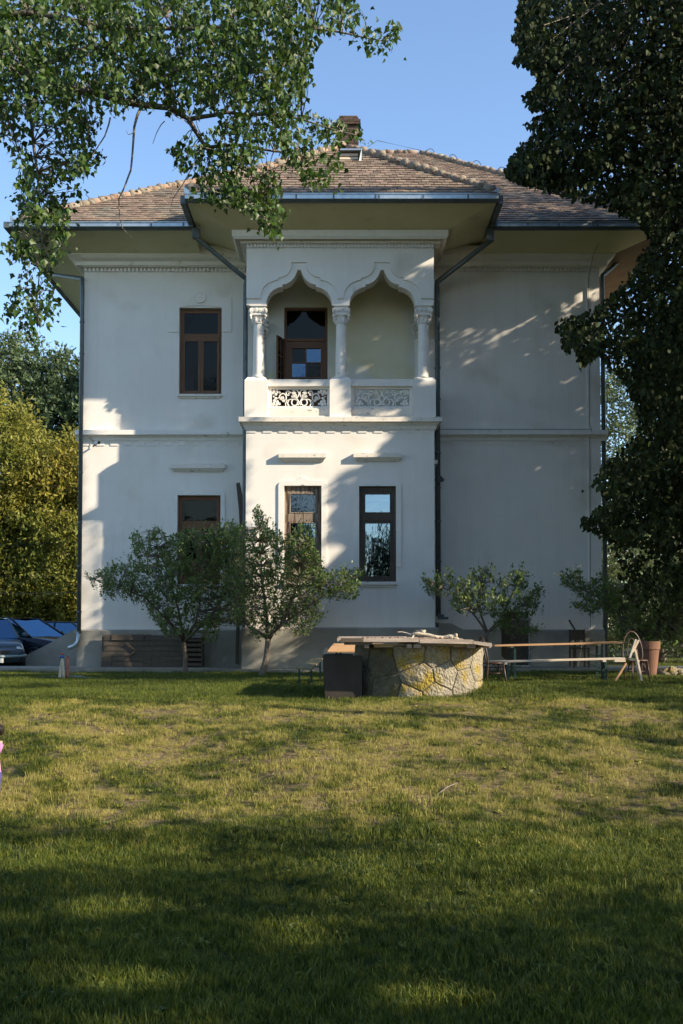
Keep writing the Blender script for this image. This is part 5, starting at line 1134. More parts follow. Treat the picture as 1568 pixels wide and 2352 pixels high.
lid = obj('lid', MB().box(WX - .7, WX + .75, WY - .85, WY - .79, zl - .055, zl - .003), M['palewood'], well)
for X, w_ in ((xx(939, 1480, 14.05), .035), (xx(957, 1480, 14.05), .05), (xx(1081, 1482, 14.05), .06), (xx(1118, 1486, 14.05), .05), (xx(842, 1480, 14.05), .03)):
    obj('batten', MB().box(X - w_, X + w_, 13.98, 16.0, zl - .06, zl - .002), M['plank'], lid)
front = [(782.4, 834, 1466, 1475, 'plankdark', 0), (834.4, 962.3, 1466.5, 1474.5, 'plank', 0), (963.6, 1086, 1468.5, 1478, 'plank', .015), (1087, 1129, 1474, 1482.5, 'plank', .03)]
for r_ in range(8):
    y0 = 13.9 + r_ * .29; sh = 0 if r_ == 0 else rs.uniform(-.06, .06)
    for a, b, t, u, m_, dz in front:
        xa, xb = xx(a, 1470, 13.9) + sh, xx(b, 1470, 13.9) + sh; za, zb2 = zz(u, 13.9), zz(t, 13.9); q = rs.uniform(-.006, .006) if r_ else 0; sag = .02 if a > 1080 else .008 if a > 960 else 0
        v = [(xa, y0, za + sag), (xb, y0, za - sag), (xb, y0 + .28, za - sag), (xa, y0 + .28, za + sag), (xa, y0, zb2 + sag * .6), (xb, y0, zb2 - sag), (xb, y0 + .28, zb2 - sag), (xa, y0 + .28, zb2 + sag * .6)]
        v = [(x, y, z + q) for x, y, z in v]
        obj('plank', MB().add(v, [(3, 2, 1, 0), (4, 5, 6, 7), (0, 1, 5, 4), (1, 2, 6, 5), (2, 3, 7, 6), (3, 0, 4, 7)]), M[m_ if r_ == 0 else 'plank'], lid)
X0 = xx(790, 1480, 14.0); obj('batten', MB().box(X0, X0 + .4, 13.93, 14.2, zz(1481, 14), zz(1475.3, 14)), M['plankdark'], lid)
# crumbs of bark lying on the lid
mb = MB()
for k in range(26): mb.blob((rs.uniform(-.0, 1.25) + .25, rs.uniform(13.95, 14.4), zz(1466.3, 13.9) + .006), rs.uniform(.006, .016), k, 6, .5, (1.4, 1, .7))
tag(obj('bark_crumbs', mb, M['terracotta']), 'crumbs of bark and dirt strewn on the planks of the well lid', 'debris', kind='stuff')
# branch lying on the lid
YB_ = 14.5
br = lambda l: [P(708.4 + a * .28238, 1387.3 + b * .28238 + 3.2, YB_ + c) for a, b, c in l]
mb = MB(); limbtube(mb, br([(1200, 262, 0), (1150, 250, 0), (1100, 262, .02), (1040, 258, 0), (980, 242, 0), (930, 232, 0), (880, 228, -.02), (845, 235, 0)]), .034, .022, 10, .012, 3)
limbtube(mb, br([(860, 232, 0), (830, 238, 0), (800, 225, .05), (760, 215, .05), (722, 215, .03)]), .018, .005, 7, .012, 3)
limbtube(mb, br([(860, 235, 0), (845, 262, -.05), (822, 284, -.1)]), .017, .008, 7, .005, 3)
limbtube(mb, br([(930, 228, 0), (900, 212, .04), (872, 205, .06)]), .012, .005, 6, .005, 3); limbtube(mb, br([(940, 225, 0), (938, 205, .0), (905, 198, 0)]), .010, .004, 6, .003, 3)
for a, b, r_ in ((1195, 248, .040), (1165, 262, .036), (930, 215, .032), (905, 232, .030), (1205, 268, .030), (945, 208, .018)): mb.blob(br([(a, b, 0)])[0], r_, a, 9, .8)
tag(obj('dead_branch', mb, M['deadwood'], smooth=True), 'knotty bleached branch lying on top of the well lid', 'branch')
# dark trough beside the well
tz = zz(1505.5, 14.4); x0, x1 = xx(740.5, 1506, 14.4), xx(815, 1506, 14.4); zb2 = float(gz(x0, 14.4)) - .08
tr = thing('trough', 'dark open wooden box standing against the left side of the well', 'trough', (x0, 14.4, zb2))
mb = MB(); t_ = .035; xb = x0 + .045
def slab(a, b, y0, y1): mb.add([(a + .045, y0, zb2), (b, y0, zb2), (b, y1, zb2), (a + .045, y1, zb2), (a, y0, tz), (b, y0, tz), (b, y1, tz), (a, y1, tz)], [(3, 2, 1, 0), (4, 5, 6, 7), (0, 1, 5, 4), (1, 2, 6, 5), (2, 3, 7, 6), (3, 0, 4, 7)])
slab(x0, x1 + .1, 14.4, 14.435); obj('front_panel', mb, M['trough'], tr)
mb = MB(); slab(x0, x0 + .035, 14.437, 15.1); obj('side_panel', mb, M['trough'], tr); mb = MB(); slab(x0, x1 - .02, 15.102, 15.14); obj('back_panel', mb, M['trough'], tr)
for a, h in ((743.5, 1491), (747, 1487.5)):
    X = xx(a, 1500, 15.2); zt_ = zz(h, 15.2); mb = MB(); mb.prism([(X, tz - .3), (X + .035, tz - .3), (X + .035, zt_ - .02), (X + .025, zt_), (X + .008, zt_), (X, zt_ - .025)], 15.15 + (.05 if a < 740 else 0), 15.2 + (.05 if a < 740 else 0)); obj('post', mb, M['palewood'], tr)
# ------------------------------------------------------------ folding tables and benches
def fold_set(name, label, cat, c, m_, legs, group=None):
    """c: the four top corners (front left, front right, back right, back left)"""
    t = thing(name, label, cat, (sum(p[0] for p in c) / 4, sum(p[1] for p in c) / 4, float(gz(c[0][0], c[0][1]))), group=group)
    cc = [Vector(p) for p in c]; th = .028; inn = .012; ctr = sum(cc, Vector()) / 4
    v = [p - Vector((0, 0, th)) for p in cc] + cc + [p.lerp(ctr, inn) + Vector((0, 0, .003)) for p in cc]
    obj('top', MB().add(v, [(3, 2, 1, 0), (8, 9, 10, 11)] + [(4 * k + i, 4 * k + (i + 1) % 4, 4 * k + 4 + (i + 1) % 4, 4 * k + 4 + i) for k in range(2) for i in range(4)]), M[m_], t)
    for u, sgn in ((legs[0], 1), (legs[1], -1)):
        a = cc[0].lerp(cc[1], u).lerp(cc[3].lerp(cc[2], u), .12); b = cc[0].lerp(cc[1], u).lerp(cc[3].lerp(cc[2], u), .88)
        du = (cc[1] - cc[0]).normalized()
        mb = MB()
        for p in (a, b):
            g = float(gz(p.x, p.y)) - .02; q = Vector((p.x, p.y, g)); mb.bar(p - Vector((0, 0, th)), q, .038, .03, (0, 1, 0))
        for hz in (.35, .75):
            pa = a.lerp(Vector((a.x, a.y, gz(a.x, a.y))), hz); pb = b.lerp(Vector((b.x, b.y, gz(b.x, b.y))), hz); mb.bar(pa, pb, .03, .02)
        o = obj('leg_frame', mb, M['greensteel'], t)
        mid = (a + b) / 2 - Vector((0, 0, th + .003)); mb = MB(); mb.bar(mid + du * sgn * .45, Vector((mid.x, mid.y, mid.z - (mid.z - gz(mid.x, mid.y)) * .42)), .02, .008); obj('brace', mb, M['greensteel'], o)
        mb = MB(); mb.bar(mid - du * .05 + Vector((0, -.2, -.015)), mid - du * .05 + Vector((0, .2, -.015)), .06, .03); obj('cleat', mb, M['palewood'], o)
    return t
zt0, zt1 = zz(1481.5, 18.6), zz(1474.6, 18.6)
xa, xb = xx(1136, 1480, 18.6), xx(1431, 1475, 18.6)
fold_set('beer_table', 'long folding trestle table right of the well seen edge on', 'table', [(xa, 18.6, zt0), (xb, 18.6, zt1), (xb, 19.1, zt1), (xa, 19.1, zt0)], 'pine', (.16, .84))
xa, xb = xx(1126, 1519, 18.1), xx(1436, 1511, 18.1); za, zb3 = zz(1519, 18.1), zz(1511, 18.1)
fold_set('beer_bench', 'long low folding bench in front of the trestle table right of the well', 'bench', [(xa, 18.1, za), (xb, 18.1, zb3), (xb, 18.37, zb3), (xa, 18.37, za)], 'palewood', (.13, .86))
a, b, c_, d_ = P(752, 1494.5, 16.6), P(880, 1494.5, 16.6), P(880, 1477.8, 17.25), P(766, 1477.6, 17.25)
fold_set('beer_table', 'brown folding table tilted towards the viewer behind the left side of the well', 'table', [a, b, c_, d_], 'pine', (.15, .85))
a, b, c_, d_ = P(679.5, 1533, 16.9), P(714.5, 1535.5, 16.9), P(741, 1511.5, 18.4), P(719, 1511.5, 18.4)
t = thing('beer_bench', 'short folding bench end with green legs left of the dark box', 'bench', tuple(a))
cc = [a, b, c_, d_]; v = [p - Vector((0, 0, .03)) for p in cc] + cc; obj('top', MB().add(v, [(3, 2, 1, 0), (4, 5, 6, 7)] + [(i, (i + 1) % 4, 4 + (i + 1) % 4, 4 + i) for i in range(4)]), M['benchold'], t)
for u in (.06, .80):
    mb = MB(); l, r_ = a.lerp(d_, u), b.lerp(c_, u)
    for p in (l.lerp(r_, .15), l.lerp(r_, .95)): mb.bar(p - Vector((0, 0, .031)), Vector((p.x, p.y, float(gz(p.x, p.y)) - .02)), .03, .025, (0, 1, 0))
    mb.bar(l.lerp(r_, .15) - Vector((0, 0, .12)), l.lerp(r_, .95) - Vector((0, 0, .12)), .02, .02); obj('leg_frame', mb, M['greensteel'], t)
# ------------------------------------------------------------ bentwood chairs
def bentchair(x, y, rz, seat, label, hoop=.44):
    g = float(gz(x, y)); t = thing('bentwood_chair', label, 'chair', (x, y, g), rz, 'bentwood chairs beside the trestle table'); s = seat - g
    mb = MB(); mb.lathe(0, 0, [(.001, s), (.17, s), (.195, s - .008), (.20, s - .02), (.195, s - .032), (.17, s - .036), (.001, s - .036)], 22); obj('seat', mb, M['bentwood'], t, True, local=True)
    mb = MB(); pts = [(-.17, .14 + .13 * k, s * .0 + 0) for k in ()]
    pts = [(-.15, .19, -.02), (-.165, .165, s * .5), (-.17, .155, s)] + [(-.19 * math.cos(a), .16 + .06 * (math.sin(a) * .8 + .2), s + .08 + (hoop - .08) * math.sin(a)) for a in np.linspace(0, math.pi, 15)] + [(.17, .155, s), (.165, .165, s * .5), (.15, .19, -.02)]
    mb.tube(pts, .014, 7); o = obj('back_hoop', mb, M['bentwood'], t, True, local=True)
    mb = MB(); mb.tube([(-.10 * math.cos(a), .165 + .05 * math.sin(a), s + (hoop - .12) * math.sin(a)) for a in np.linspace(0, math.pi, 13)], .009, 6); obj('inner_hoop', mb, M['bentwood'], t, True, local=True)
    for sx in (-1, 1):
        mb = MB(); mb.tube([(sx * .14, -.13, s - .03), (sx * .155, -.16, s * .4), (sx * .17, -.19, -.02)], [.017, .014, .010], 7); obj('leg', mb, M['bentwood'], t, True, local=True)
    mb = MB(); mb.tube([(.145 * math.cos(a), .145 * math.sin(a), s * .52) for a in np.linspace(0, 2 * math.pi, 20, endpoint=False)], .008, 6, closed=True)
    for a0 in range(4):
        a1 = math.pi / 4 + a0 * math.pi / 2; b1 = a1 + math.pi / 2; p0 = Vector((.16 * math.cos(a1), .16 * math.sin(a1), 0)); p1 = Vector((.16 * math.cos(b1), .16 * math.sin(b1), 0))
        mb.tube([p0.lerp(p1, u) + Vector((0, 0, s * .55 + (s * .36) * math.sin(math.pi * u) ** .6)) for u in np.linspace(0, 1, 9)], .007, 5)
    obj('leg_ring', mb, M['bentwood'], t, True, local=True); return t
xc_ = xx(1133, 1520, 17.4); bentchair(xc_, 17.4, R(100), zz(1520, 17.4), 'bentwood chair seen from the side just right of the well')
xc_ = xx(1462, 1514, 18.0); bentchair(xc_, 18.0, R(8), zz(1515, 17.8), 'bentwood chair with a round hoop back at the right end of the bench', .50)
# pale folding trestle leaning across the second chair
sh_ = thing('folding_trestle', 'pale wooden folding trestle with crossed legs in front of the hoop backed chair', 'trestle', (xx(1450, 1560, 17.5), 17.5, -.08))
for i, (p, q, w_, m_) in enumerate((((1460, 1468.5), (1446, 1511), .045, 'palewood'), ((1466.5, 1470), (1453, 1498), .04, 'palewood'), ((1458.5, 1492), (1473.5, 1563), .05, 'palewood'), ((1461, 1520), (1467, 1550), .03, 'palewood'), ((1438, 1523), (1412, 1565), .05, 'pine'))):
    mb = MB(); mb.bar(P(*p, 17.5 + i * .03), P(*q, 17.5 + i * .03), .03, w_, (0, 1, 0)); obj('leg', mb, M[m_], sh_)
mb = MB(); mb.bar(P(1446, 1514, 17.6), P(1468, 1519, 17.6), .04, .035); obj('rail', mb, M['palewood'], sh_)
mb = MB(); mb.bar(P(1410, 1517.5, 17.9), P(1435, 1517.5, 17.9), .10, .04); tag(obj('wooden_board', mb, M['palewood']), 'short pale board under the right end of the long bench', 'board')
# terracotta pot and stones at the right corner
Yp = 20.0; X = xx(1489, 1480, Yp); zr_ = zz(1472.7, Yp); g = float(gz(X, Yp)); pr_ = .225
pot = obj('plant_pot', MB().lathe(X, Yp, [(.001, g), (pr_ * .62, g), (pr_ * .93, zr_ - .17), (pr_ * .95, zr_ - .165), (pr_, zr_ - .16), (pr_ * 1.02, zr_), (pr_ * .92, zr_), (pr_ * .88, zr_ - .06), (.001, zr_ - .06)], 28), M['terracotta'], smooth=False)
tag(pot, 'large terracotta flower pot behind the hoop backed chair', 'flower pot')
for i, (a, b, s_, lab) in enumerate(((1526, 1531, .13, 'grey stone nearest the terracotta pot'), (1541, 1526, .15, 'larger mossy stone between two others past the pot'), (1557, 1534, .14, 'stone at the very right edge past the pot'))):
    p = P(a, b, 20.3); mb = MB(); mb.blob((p.x, p.y, float(gz(p.x, p.y)) + s_ * .5), s_, i * 3 + 1, 14, .7, (1.2, 1, .8)); tag(obj('rock', mb, M['stone'], smooth=True), lab, 'rock', 'stones past the terracotta pot')
# ------------------------------------------------------------ things leaning on the house
yw = YM - .16
def leanbox(name, parent, x0, x1, z0, z1, y, t, m_, lean=.10):
    return obj(name, MB().add([(x0, y - lean * (1 - 0) - t + 0, z0), (x1, y - lean - t, z0), (x1, y - lean, z0), (x0, y - lean, z0), (x0, y - t - lean * (1 - (z1 - z0) / .8), z1), (x1, y - t - lean * (1 - (z1 - z0) / .8), z1), (x1, y - lean * (1 - (z1 - z0) / .8), z1), (x0, y - lean * (1 - (z1 - z0) / .8), z1)],
            [(3, 2, 1, 0), (4, 5, 6, 7), (0, 1, 5, 4), (1, 2, 6, 5), (2, 3, 7, 6), (3, 0, 4, 7)]), M[m_], parent)
x0, x1 = xx(238, 1500, yw), xx(421, 1500, yw); z1 = zz(1457, yw)
pn = thing('wooden_door', 'old wooden door lying on its side against the plinth left of the bay', 'door', (x0, yw, 0)); W_ = x1 - x0
for k in range(6): leanbox('board', pn, x0 + .02, x1, .012 + (z1 - .03) * k / 6, .008 + (z1 - .03) * (k + 1) / 6, yw, .02, 'wooddark')
for u0, u1 in ((0, .11), (.52, .60), (.9, 1)): leanbox('rail', pn, x0 + W_ * u0 - (.03 if u0 == 0 else 0), x0 + W_ * u1, .004, z1, yw - .021, .03, 'plankdark')
for v0, v1 in ((0, .16), (.82, 1)): leanbox('stile', pn, x0 + W_ * .115, x0 + W_ * .515, z1 * v0 + .006, z1 * v1 - .002, yw - .021, .025, 'plankdark')
mb = MB(); mb.bar((x0 + W_ * .30, yw - .15, z1 * .72), (x0 + W_ * .42, yw - .15, z1 * .5), .02, .035, (0, 1, 0)); mb.bar((x0 + W_ * .42, yw - .15, z1 * .5), (x0 + W_ * .30, yw - .15, z1 * .28), .02, .035, (0, 1, 0)); obj('brace', mb, M['plankdark'], pn)
x0, x1 = xx(423, 1500, yw), xx(469, 1500, yw); z1 = zz(1462, yw)
ct = thing('wooden_crate', 'dark slatted crate beside the old door against the plinth', 'crate', (x0, yw, 0))
for k in range(6): obj('slat', MB().box(x0 + .02, x1 - .02, yw - .28, yw - .262, .03 + z1 * k / 6.3, .10 + z1 * k / 6.3), M['wooddark'], ct)
for X in (x0, x1 - .04): obj('corner_post', MB().box(X, X + .04, yw - .26, yw - .02, 0, z1), M['wooddark'], ct)
obj('back_panel', MB().box(x0 + .042, x1 - .042, yw - .04, yw - .02, 0, z1 - .03), M['dark'], ct)
mb = MB(); mb.tube([P(503, 1443, yw), P(487, 1524, YM - .5)], .014, 6); tag(obj('thin_stick', mb, M['twig']), 'thin pale stick leaning on the plinth between crate and bay', 'stick')
# long dark board in the corner by the bay
Yl = YM - .22; pt = [(542, 1110), (550, 1108), (556, 1135), (558, 1170), (556, 1240), (553, 1300), (548, 1525), (540, 1525), (546, 1300), (551, 1230), (548, 1170)]
mb = MB(); mb.prism([(xx(a, b, Yl), max(.0, zz(b, Yl))) for a, b in pt], Yl, Yl + .04); tag(obj('wooden_board', mb, M['wooddark']), 'long bent dark board standing in the corner left of the bay', 'board')
# garden chair and broom against the right wall
Yg = YM - .3; gc = thing('garden_chair', 'dark slatted wooden chair against the right wall under the pilaster', 'chair', (xx(1325, 1500, Yg), Yg, 0))
xa, xb = xx(1307, 1480, Yg), xx(1344, 1480, Yg); zt_ = zz(1446, Yg)
for X in (xa, xb - .035):
    obj('back_leg', MB().box(X, X + .035, Yg, Yg + .035, 0, zt_), M['wooddark'], gc); obj('leg', MB().box(X, X + .035, Yg - .40, Yg - .365, 0, .43), M['wooddark'], gc)
for k, (u, v_) in enumerate(((.72, 1.0), (.60, .66), (.50, .56))): obj('back_slat', MB().box(xa + .036, xb - .036, Yg + .005, Yg + .03, zt_ * u, zt_ * v_ - .01), M['wooddark'], gc)
obj('seat', MB().bbox(xa - .01, xb + .01, Yg - .41, Yg - .002, .432, .46), M['wooddark'], gc)
mb = MB(); mb.tube([P(1345, 1442.7, YM - .12), P(1336, 1480, YM - .3), P(1327, 1531, YM - .75)], .019, 7); tag(obj('broom_handle', mb, M['palewood'], smooth=True), 'long pale broom handle leaning on the wall over the dark chair', 'broom')
mb = MB(); mb.bar(P(1306.5, 1423.8, YM - .12), P(1320, 1446, YM - .16), .03, .04); mb.bar(P(1320, 1446, YM - .16), P(1322, 1529, YM - .2), .03, .04); tag(obj('dark_stake', mb, M['wooddark']), 'short dark stake rising behind the dark chair at the right wall', 'stake')
# security camera, floodlight
Yc = YM - .05; p = P(216, 1024, Yc); sc_t = thing('security_camera', 'small black security camera under the left string course', 'security camera', tuple(p))
mb = MB(); mb.tube([p, p + Vector((.0, -.10, -.03)), p + Vector((.07, -.15, .0))], .02, 8); obj('bracket', mb, M['black'], sc_t, True)
c0 = p + Vector((.05, -.16, .02)); c1 = p + Vector((.16, -.22, .035)); mb = MB(); mb.tube([c0, c0.lerp(c1, .1), c1], [.03, .036, .036], 12); obj('camera_body', mb, M['white'], sc_t, True)
mb = MB(); mb.tube([c1, c1 + (c1 - c0).normalized() * .03], [.037, .034], 12); obj('lens_hood', mb, M['black'], sc_t, True)
mb = MB(); mb.tube([P(216, 1024, Yc), P(213, 1012, Yc), P(205, 1005, Yc - .02)], .006, 5); obj('cord', mb, M['black'], sc_t)
Yf = YM - .65; a = P(1003, 1103, Yf); fl = thing('floodlight', 'small black floodlight on the side of the bay by the downpipe', 'lamp', tuple(a))
mb = MB(); q = [P(1003, 1098, Yf), P(1012, 1094.5, Yf), P(1019.5, 1104, Yf), P(1017, 1107, Yf), P(1003, 1107, Yf)]; mb.prism([(v_.x, v_.z) for v_ in q], Yf - .12, Yf + .02); obj('housing', mb, M['black'], fl)
mb = MB(); mb.bar((XB1, Yf - .02, a.z), (a.x + .02, Yf - .02, a.z), .03, .03); obj('bracket', mb, M['black'], fl)
# ------------------------------------------------------------ water tap, stake and hose on the lawn
Yt = 19.2; s_ = lambda zx, zy, dy=0: P(zx * .12048, 1387.3 + zy * .12048, Yt + dy)
tap = thing('standpipe', 'garden standpipe with blue valve and red handle wrapped in pale cloth', 'water tap', tuple(s_(1180, 1540)))
for l, r0 in (([(1185, 1020), (1190, 1100), (1200, 1300), (1225, 1540)], [.016, .028, .032, .030]), ([(1165, 1080), (1155, 1200), (1140, 1400), (1130, 1520)], [.012, .022, .034, .038])):
    mb = MB(); mb.tube([s_(*q) for q in l], r0, 9); obj('wrapped_pipe', mb, M['sack'], tap, True)
mb = MB(); mb.tube([s_(1140, 1040), s_(1145, 1015), s_(1165, 1003), s_(1215, 1003)], [.012, .014, .018, .02], 9); mb.tube([s_(1188, 975), s_(1188, 1030)], [.016, .022], 9); obj('valve', mb, M['blue'], tap, True)
mb = MB(); mb.tube([s_(1160, 946), s_(1185, 950), s_(1212, 946)], [.012, .016, .012], 8); mb.tube([s_(1186, 950), s_(1188, 980)], .007, 6); obj('tap_handle', mb, M['red'], tap, True)
mb = MB(); mb.tube([s_(1215, 1010), s_(1275, 1005)], .004, 4); obj('wire', mb, M['zinc'], tap)
mb = MB(); mb.tube([s_(1285, 990, .05), s_(1280, 1250, .05), s_(1280, 1620, .05)], [.030, .036, .034], 9); mb.bar(s_(1305, 1010, .07), s_(1300, 1620, .07), .02, .03, (0, 1, 0)); tag(obj('rusty_post', mb, M['rust'], smooth=True), 'reddish rusty post standing in the lawn beside the standpipe', 'post')
mb = MB()
def hz(px, dy): p = P(px, 1560, Yt + dy); return Vector((p.x, p.y, float(gz(p.x, p.y)) + .03))
mb.tube([hz(98, .35), hz(96, .5), hz(108, .6), hz(130, .5)], .022, 8); mb.tube([hz(160, .6), hz(180, .4), hz(200, .1), hz(215, -.1), hz(180, -.15), hz(158, 0)], .020, 8); mb.tube([hz(158, .9), hz(175, .95), hz(190, .8), hz(178, .6)], .020, 8)
tag(obj('garden_hose', mb, M['hose'], smooth=True), 'thick pale grey hose lying in the grass round the rusty post', 'hose')
mb = MB()
for k in range(60): p = hz(rs.uniform(78, 240), rs.uniform(-.3, .5)); mb.blob((p.x, p.y, p.z - .03), rs.uniform(.015, .045), k, 6, .6, (1.3, 1, .6))
tag(obj('rubble', mb, M['concrete']), 'small stones and broken bits in the grass round the standpipe', 'rubble', kind='stuff')
# sloping concrete flank beside the left corner
Yr = 26.0; q = [P(52, 1560, Yr), P(52, 1512, Yr), P(70, 1500, Yr), P(120, 1474, Yr), P(150, 1456, Yr), P(171, 1446, Yr), P(190, 1440, Yr), P(190, 1560, Yr)]
mb = MB(); mb.prism([(v_.x, v_.z) for v_ in q], Yr, Yr + .4); tag(obj('sloping_wall', mb, M['plinth']), 'low dark concrete wall sloping down from the left corner of the house', 'wall')
# ------------------------------------------------------------ parked cars
def car(x, y, g, rz, paint, label, plate=None, rough=.18):
    m_ = mat(paint[0], paint[1], rough=rough, metal=.3, spec=.6); t = thing('parked_car', label, 'car', (x, y, g), rz, 'cars parked beyond the left corner of the house')
    S = [(-2.15, .70, .42, .78), (-2.08, .78, .30, .88), (-1.6, .85, .24, .95), (-.9, .87, .22, .95), (0, .88, .22, .93), (.9, .87, .22, .90), (1.25, .86, .22, .88), (1.75, .83, .24, .80), (2.05, .76, .28, .72), (2.16, .66, .36, .62)]
    mb = MB(); n = 8
    for X, hw, z0, z1 in S: mb.v += [(X, -hw * .9, z0), (X, -hw, z0 + .12), (X, -hw, (z0 + z1) / 2 + .08), (X, -hw * .93, z1 - .03), (X, -hw * .82, z1), (X, 0, z1 + .025), (X, hw * .82, z1), (X, hw * .93, z1 - .03), (X, hw, (z0 + z1) / 2 + .08), (X, hw, z0 + .12), (X, hw * .9, z0)]
    k = 11
    for i in range(len(S) - 1):
        for j in range(k): mb.f.append((i * k + j, i * k + (j + 1) % k, (i + 1) * k + (j + 1) % k, (i + 1) * k + j))
    mb.f.append(tuple(range(k))[::-1]); mb.f.append(tuple((len(S) - 1) * k + j for j in range(k)))
    obj('body', mb, m_, t, True, local=True)
    hb, hr = .78, .60; A = [(1.15, .90), (.35, 1.40), (-1.05, 1.42), (-1.85, .95)]
    roofm = MB(); roofm.add([(A[1][0] + .02, -hr, 1.40), (A[1][0] + .02, hr, 1.40), (A[2][0], hr, 1.42), (A[2][0], -hr, 1.42), (-.3, 0, 1.455), (A[1][0] + .05, 0, 1.415), (A[2][0] - .02, 0, 1.44)], [(0, 5, 4), (5, 1, 4), (1, 2, 4), (2, 6, 4), (6, 3, 4), (3, 0, 4)])
    obj('roof', roofm, m_, t, True, local=True)
    pil = MB()
    for s in (-1, 1):
        pil.tube([(A[0][0], s * hb, A[0][1]), (A[1][0], s * hr, A[1][1]), (A[2][0], s * hr, A[2][1]), (A[3][0], s * hb, A[3][1])], .032, 6); pil.tube([(-.25, s * hr, 1.41), (-.2, s * (hb + .01), .93)], .035, 6)
    obj('pillars', pil, m_, t, True, local=True)
    def gq(nm, q): obj(nm, MB().add(q, [(0, 1, 2, 3)]), M['carglass'], t, local=True)
    gq('windshield', [(A[0][0], -hb, A[0][1]), (A[0][0], hb, A[0][1]), (A[1][0], hr, A[1][1]), (A[1][0], -hr, A[1][1])]); gq('rear_window', [(A[3][0], hb, A[3][1]), (A[3][0], -hb, A[3][1]), (A[2][0], -hr, A[2][1]), (A[2][0], hr, A[2][1])])
    for s in (-1, 1):
        gq('side_window', [(A[0][0], s * hb, A[0][1]), (A[1][0], s * hr, A[1][1]), (-.24, s * hr, 1.41), (-.2, s * hb, .93)]); gq('side_window', [(-.2, s * hb, .93), (-.24, s * hr, 1.41), (A[2][0], s * hr, A[2][1]), (A[3][0], s * hb, A[3][1])])
        hl = MB(); hl.blob((2.02, s * .60, .62), .12, 1, 10, 0, (.9, 1.3, .75)); obj('headlight', hl, M['carlamp'], t, True, local=True)
        mi = MB(); mi.blob((.85, s * .98, .98), .09, 2, 10, 0, (.7, 1, .8)); obj('mirror', mi, m_, t, True, local=True)
        for X in (-1.35, 1.35):
            wh = MB(); ys = (s * .70, s * .88); n = 20
            for rr_, yy in ((.21, ys[1]), (.30, ys[1]), (.315, ys[1] * .97), (.315, ys[0]), (.2, ys[0])):
                for q in range(n): wh.v.append((X + rr_ * math.cos(q * 2 * math.pi / n), yy, .315 + rr_ * math.sin(q * 2 * math.pi / n)))
            for i in range(4):
                for q in range(n): wh.f.append((i * n + q, i * n + (q + 1) % n, (i + 1) * n + (q + 1) % n, (i + 1) * n + q))
            w_ = obj('wheel', wh, M['black'], t, True, local=True)
            rm = MB(); rm.v = [(X + .21 * math.cos(q * .6283), s * .885, .315 + .21 * math.sin(q * .6283)) for q in range(10)] + [(X, s * .87, .315)]; rm.f = [(q, (q + 1) % 10, 10) for q in range(10)]; obj('rim', rm, M['zinc'], w_, local=True)
    gr = MB(); gr.box(2.10, 2.18, -.42, .42, .50, .60); obj('grille', gr, M['black'], t, local=True)
    bm_ = MB(); bm_.tube([(1.9, -.84, .46), (2.12, -.72, .45), (2.22, -.4, .45), (2.24, 0, .45), (2.22, .4, .45), (2.12, .72, .45), (1.9, .84, .46)], .045, 8); obj('bumper', bm_, m_ if not plate else M['chrome'], t, True, local=True)
    pl_ = MB(); pl_.box(2.25, 2.262, -.26, .26, .30, .41); pp = obj('licence_plate', pl_, M['plate'], t, local=True)
    if plate:
        fc = bpy.data.curves.new('plate_text', 'FONT'); fc.body = plate; fc.size = .105; fc.align_x = 'CENTER'; fc.align_y = 'CENTER'; fc.extrude = .001
        tmp = bpy.data.objects.new('tmp', fc); me = bpy.data.meshes.new_from_object(tmp); bpy.data.objects.remove(tmp); me.materials.clear(); me.materials.append(M['black'])
        Mx = Matrix(((0, 0, 1, 2.264), (1, 0, 0, 0), (0, 1, 0, .355), (0, 0, 0, 1))); me.transform(Mx); obj('lettering', me, None, pp, local=True)
    return t
M['carglass'] = glass('car_glass', (.05, .08, .12), .30, .03, (.30, .55, .85)); M['carlamp'] = mat('lamp_lens', (.55, .6, .65), rough=.1, spec=.8); M['chrome'] = mat('grey_trim', (.22, .28, .30), rough=.35, metal=.4); M['plate'] = mat('plate_white', (.55, .55, .52), rough=.5)
car(-9.35, 28.6, -.22, R(-22), ('black_paint', (.012, .013, .02)), 'black car with a wide blue-reflecting windscreen behind the sloping wall')
car(-8.9, 32.8, -.30, R(-14), ('dark_paint', (.02, .02, .022)), 'dark car parked behind the black one close to the house corner')
car(-9.62, 26.7, -.24, R(-64), ('blue_grey_paint', (.06, .085, .11)), 'blue-grey car at the left edge with its number plate showing', '06 EEZ')
# wires in front of the trees at the left
for i, (y0, y1, lab) in enumerate(((1251, 1244, 'highest of the three thin wires in front of the left trees'), (1318, 1325, 'middle one of the three thin wires left of the house'), (1361, 1360, 'lowest and brightest of the three thin wires left of the house'))):
    mb = MB(); a, b = P(-120, y0, 29), P(230, y1, 29); mb.tube([a, a.lerp(b, .5) - Vector((0, 0, .04)), b], .006, 5); tag(obj('overhead_wire', mb, M['twig'] if i == 2 else M['black']), lab, 'wire', 'wires left of the house')
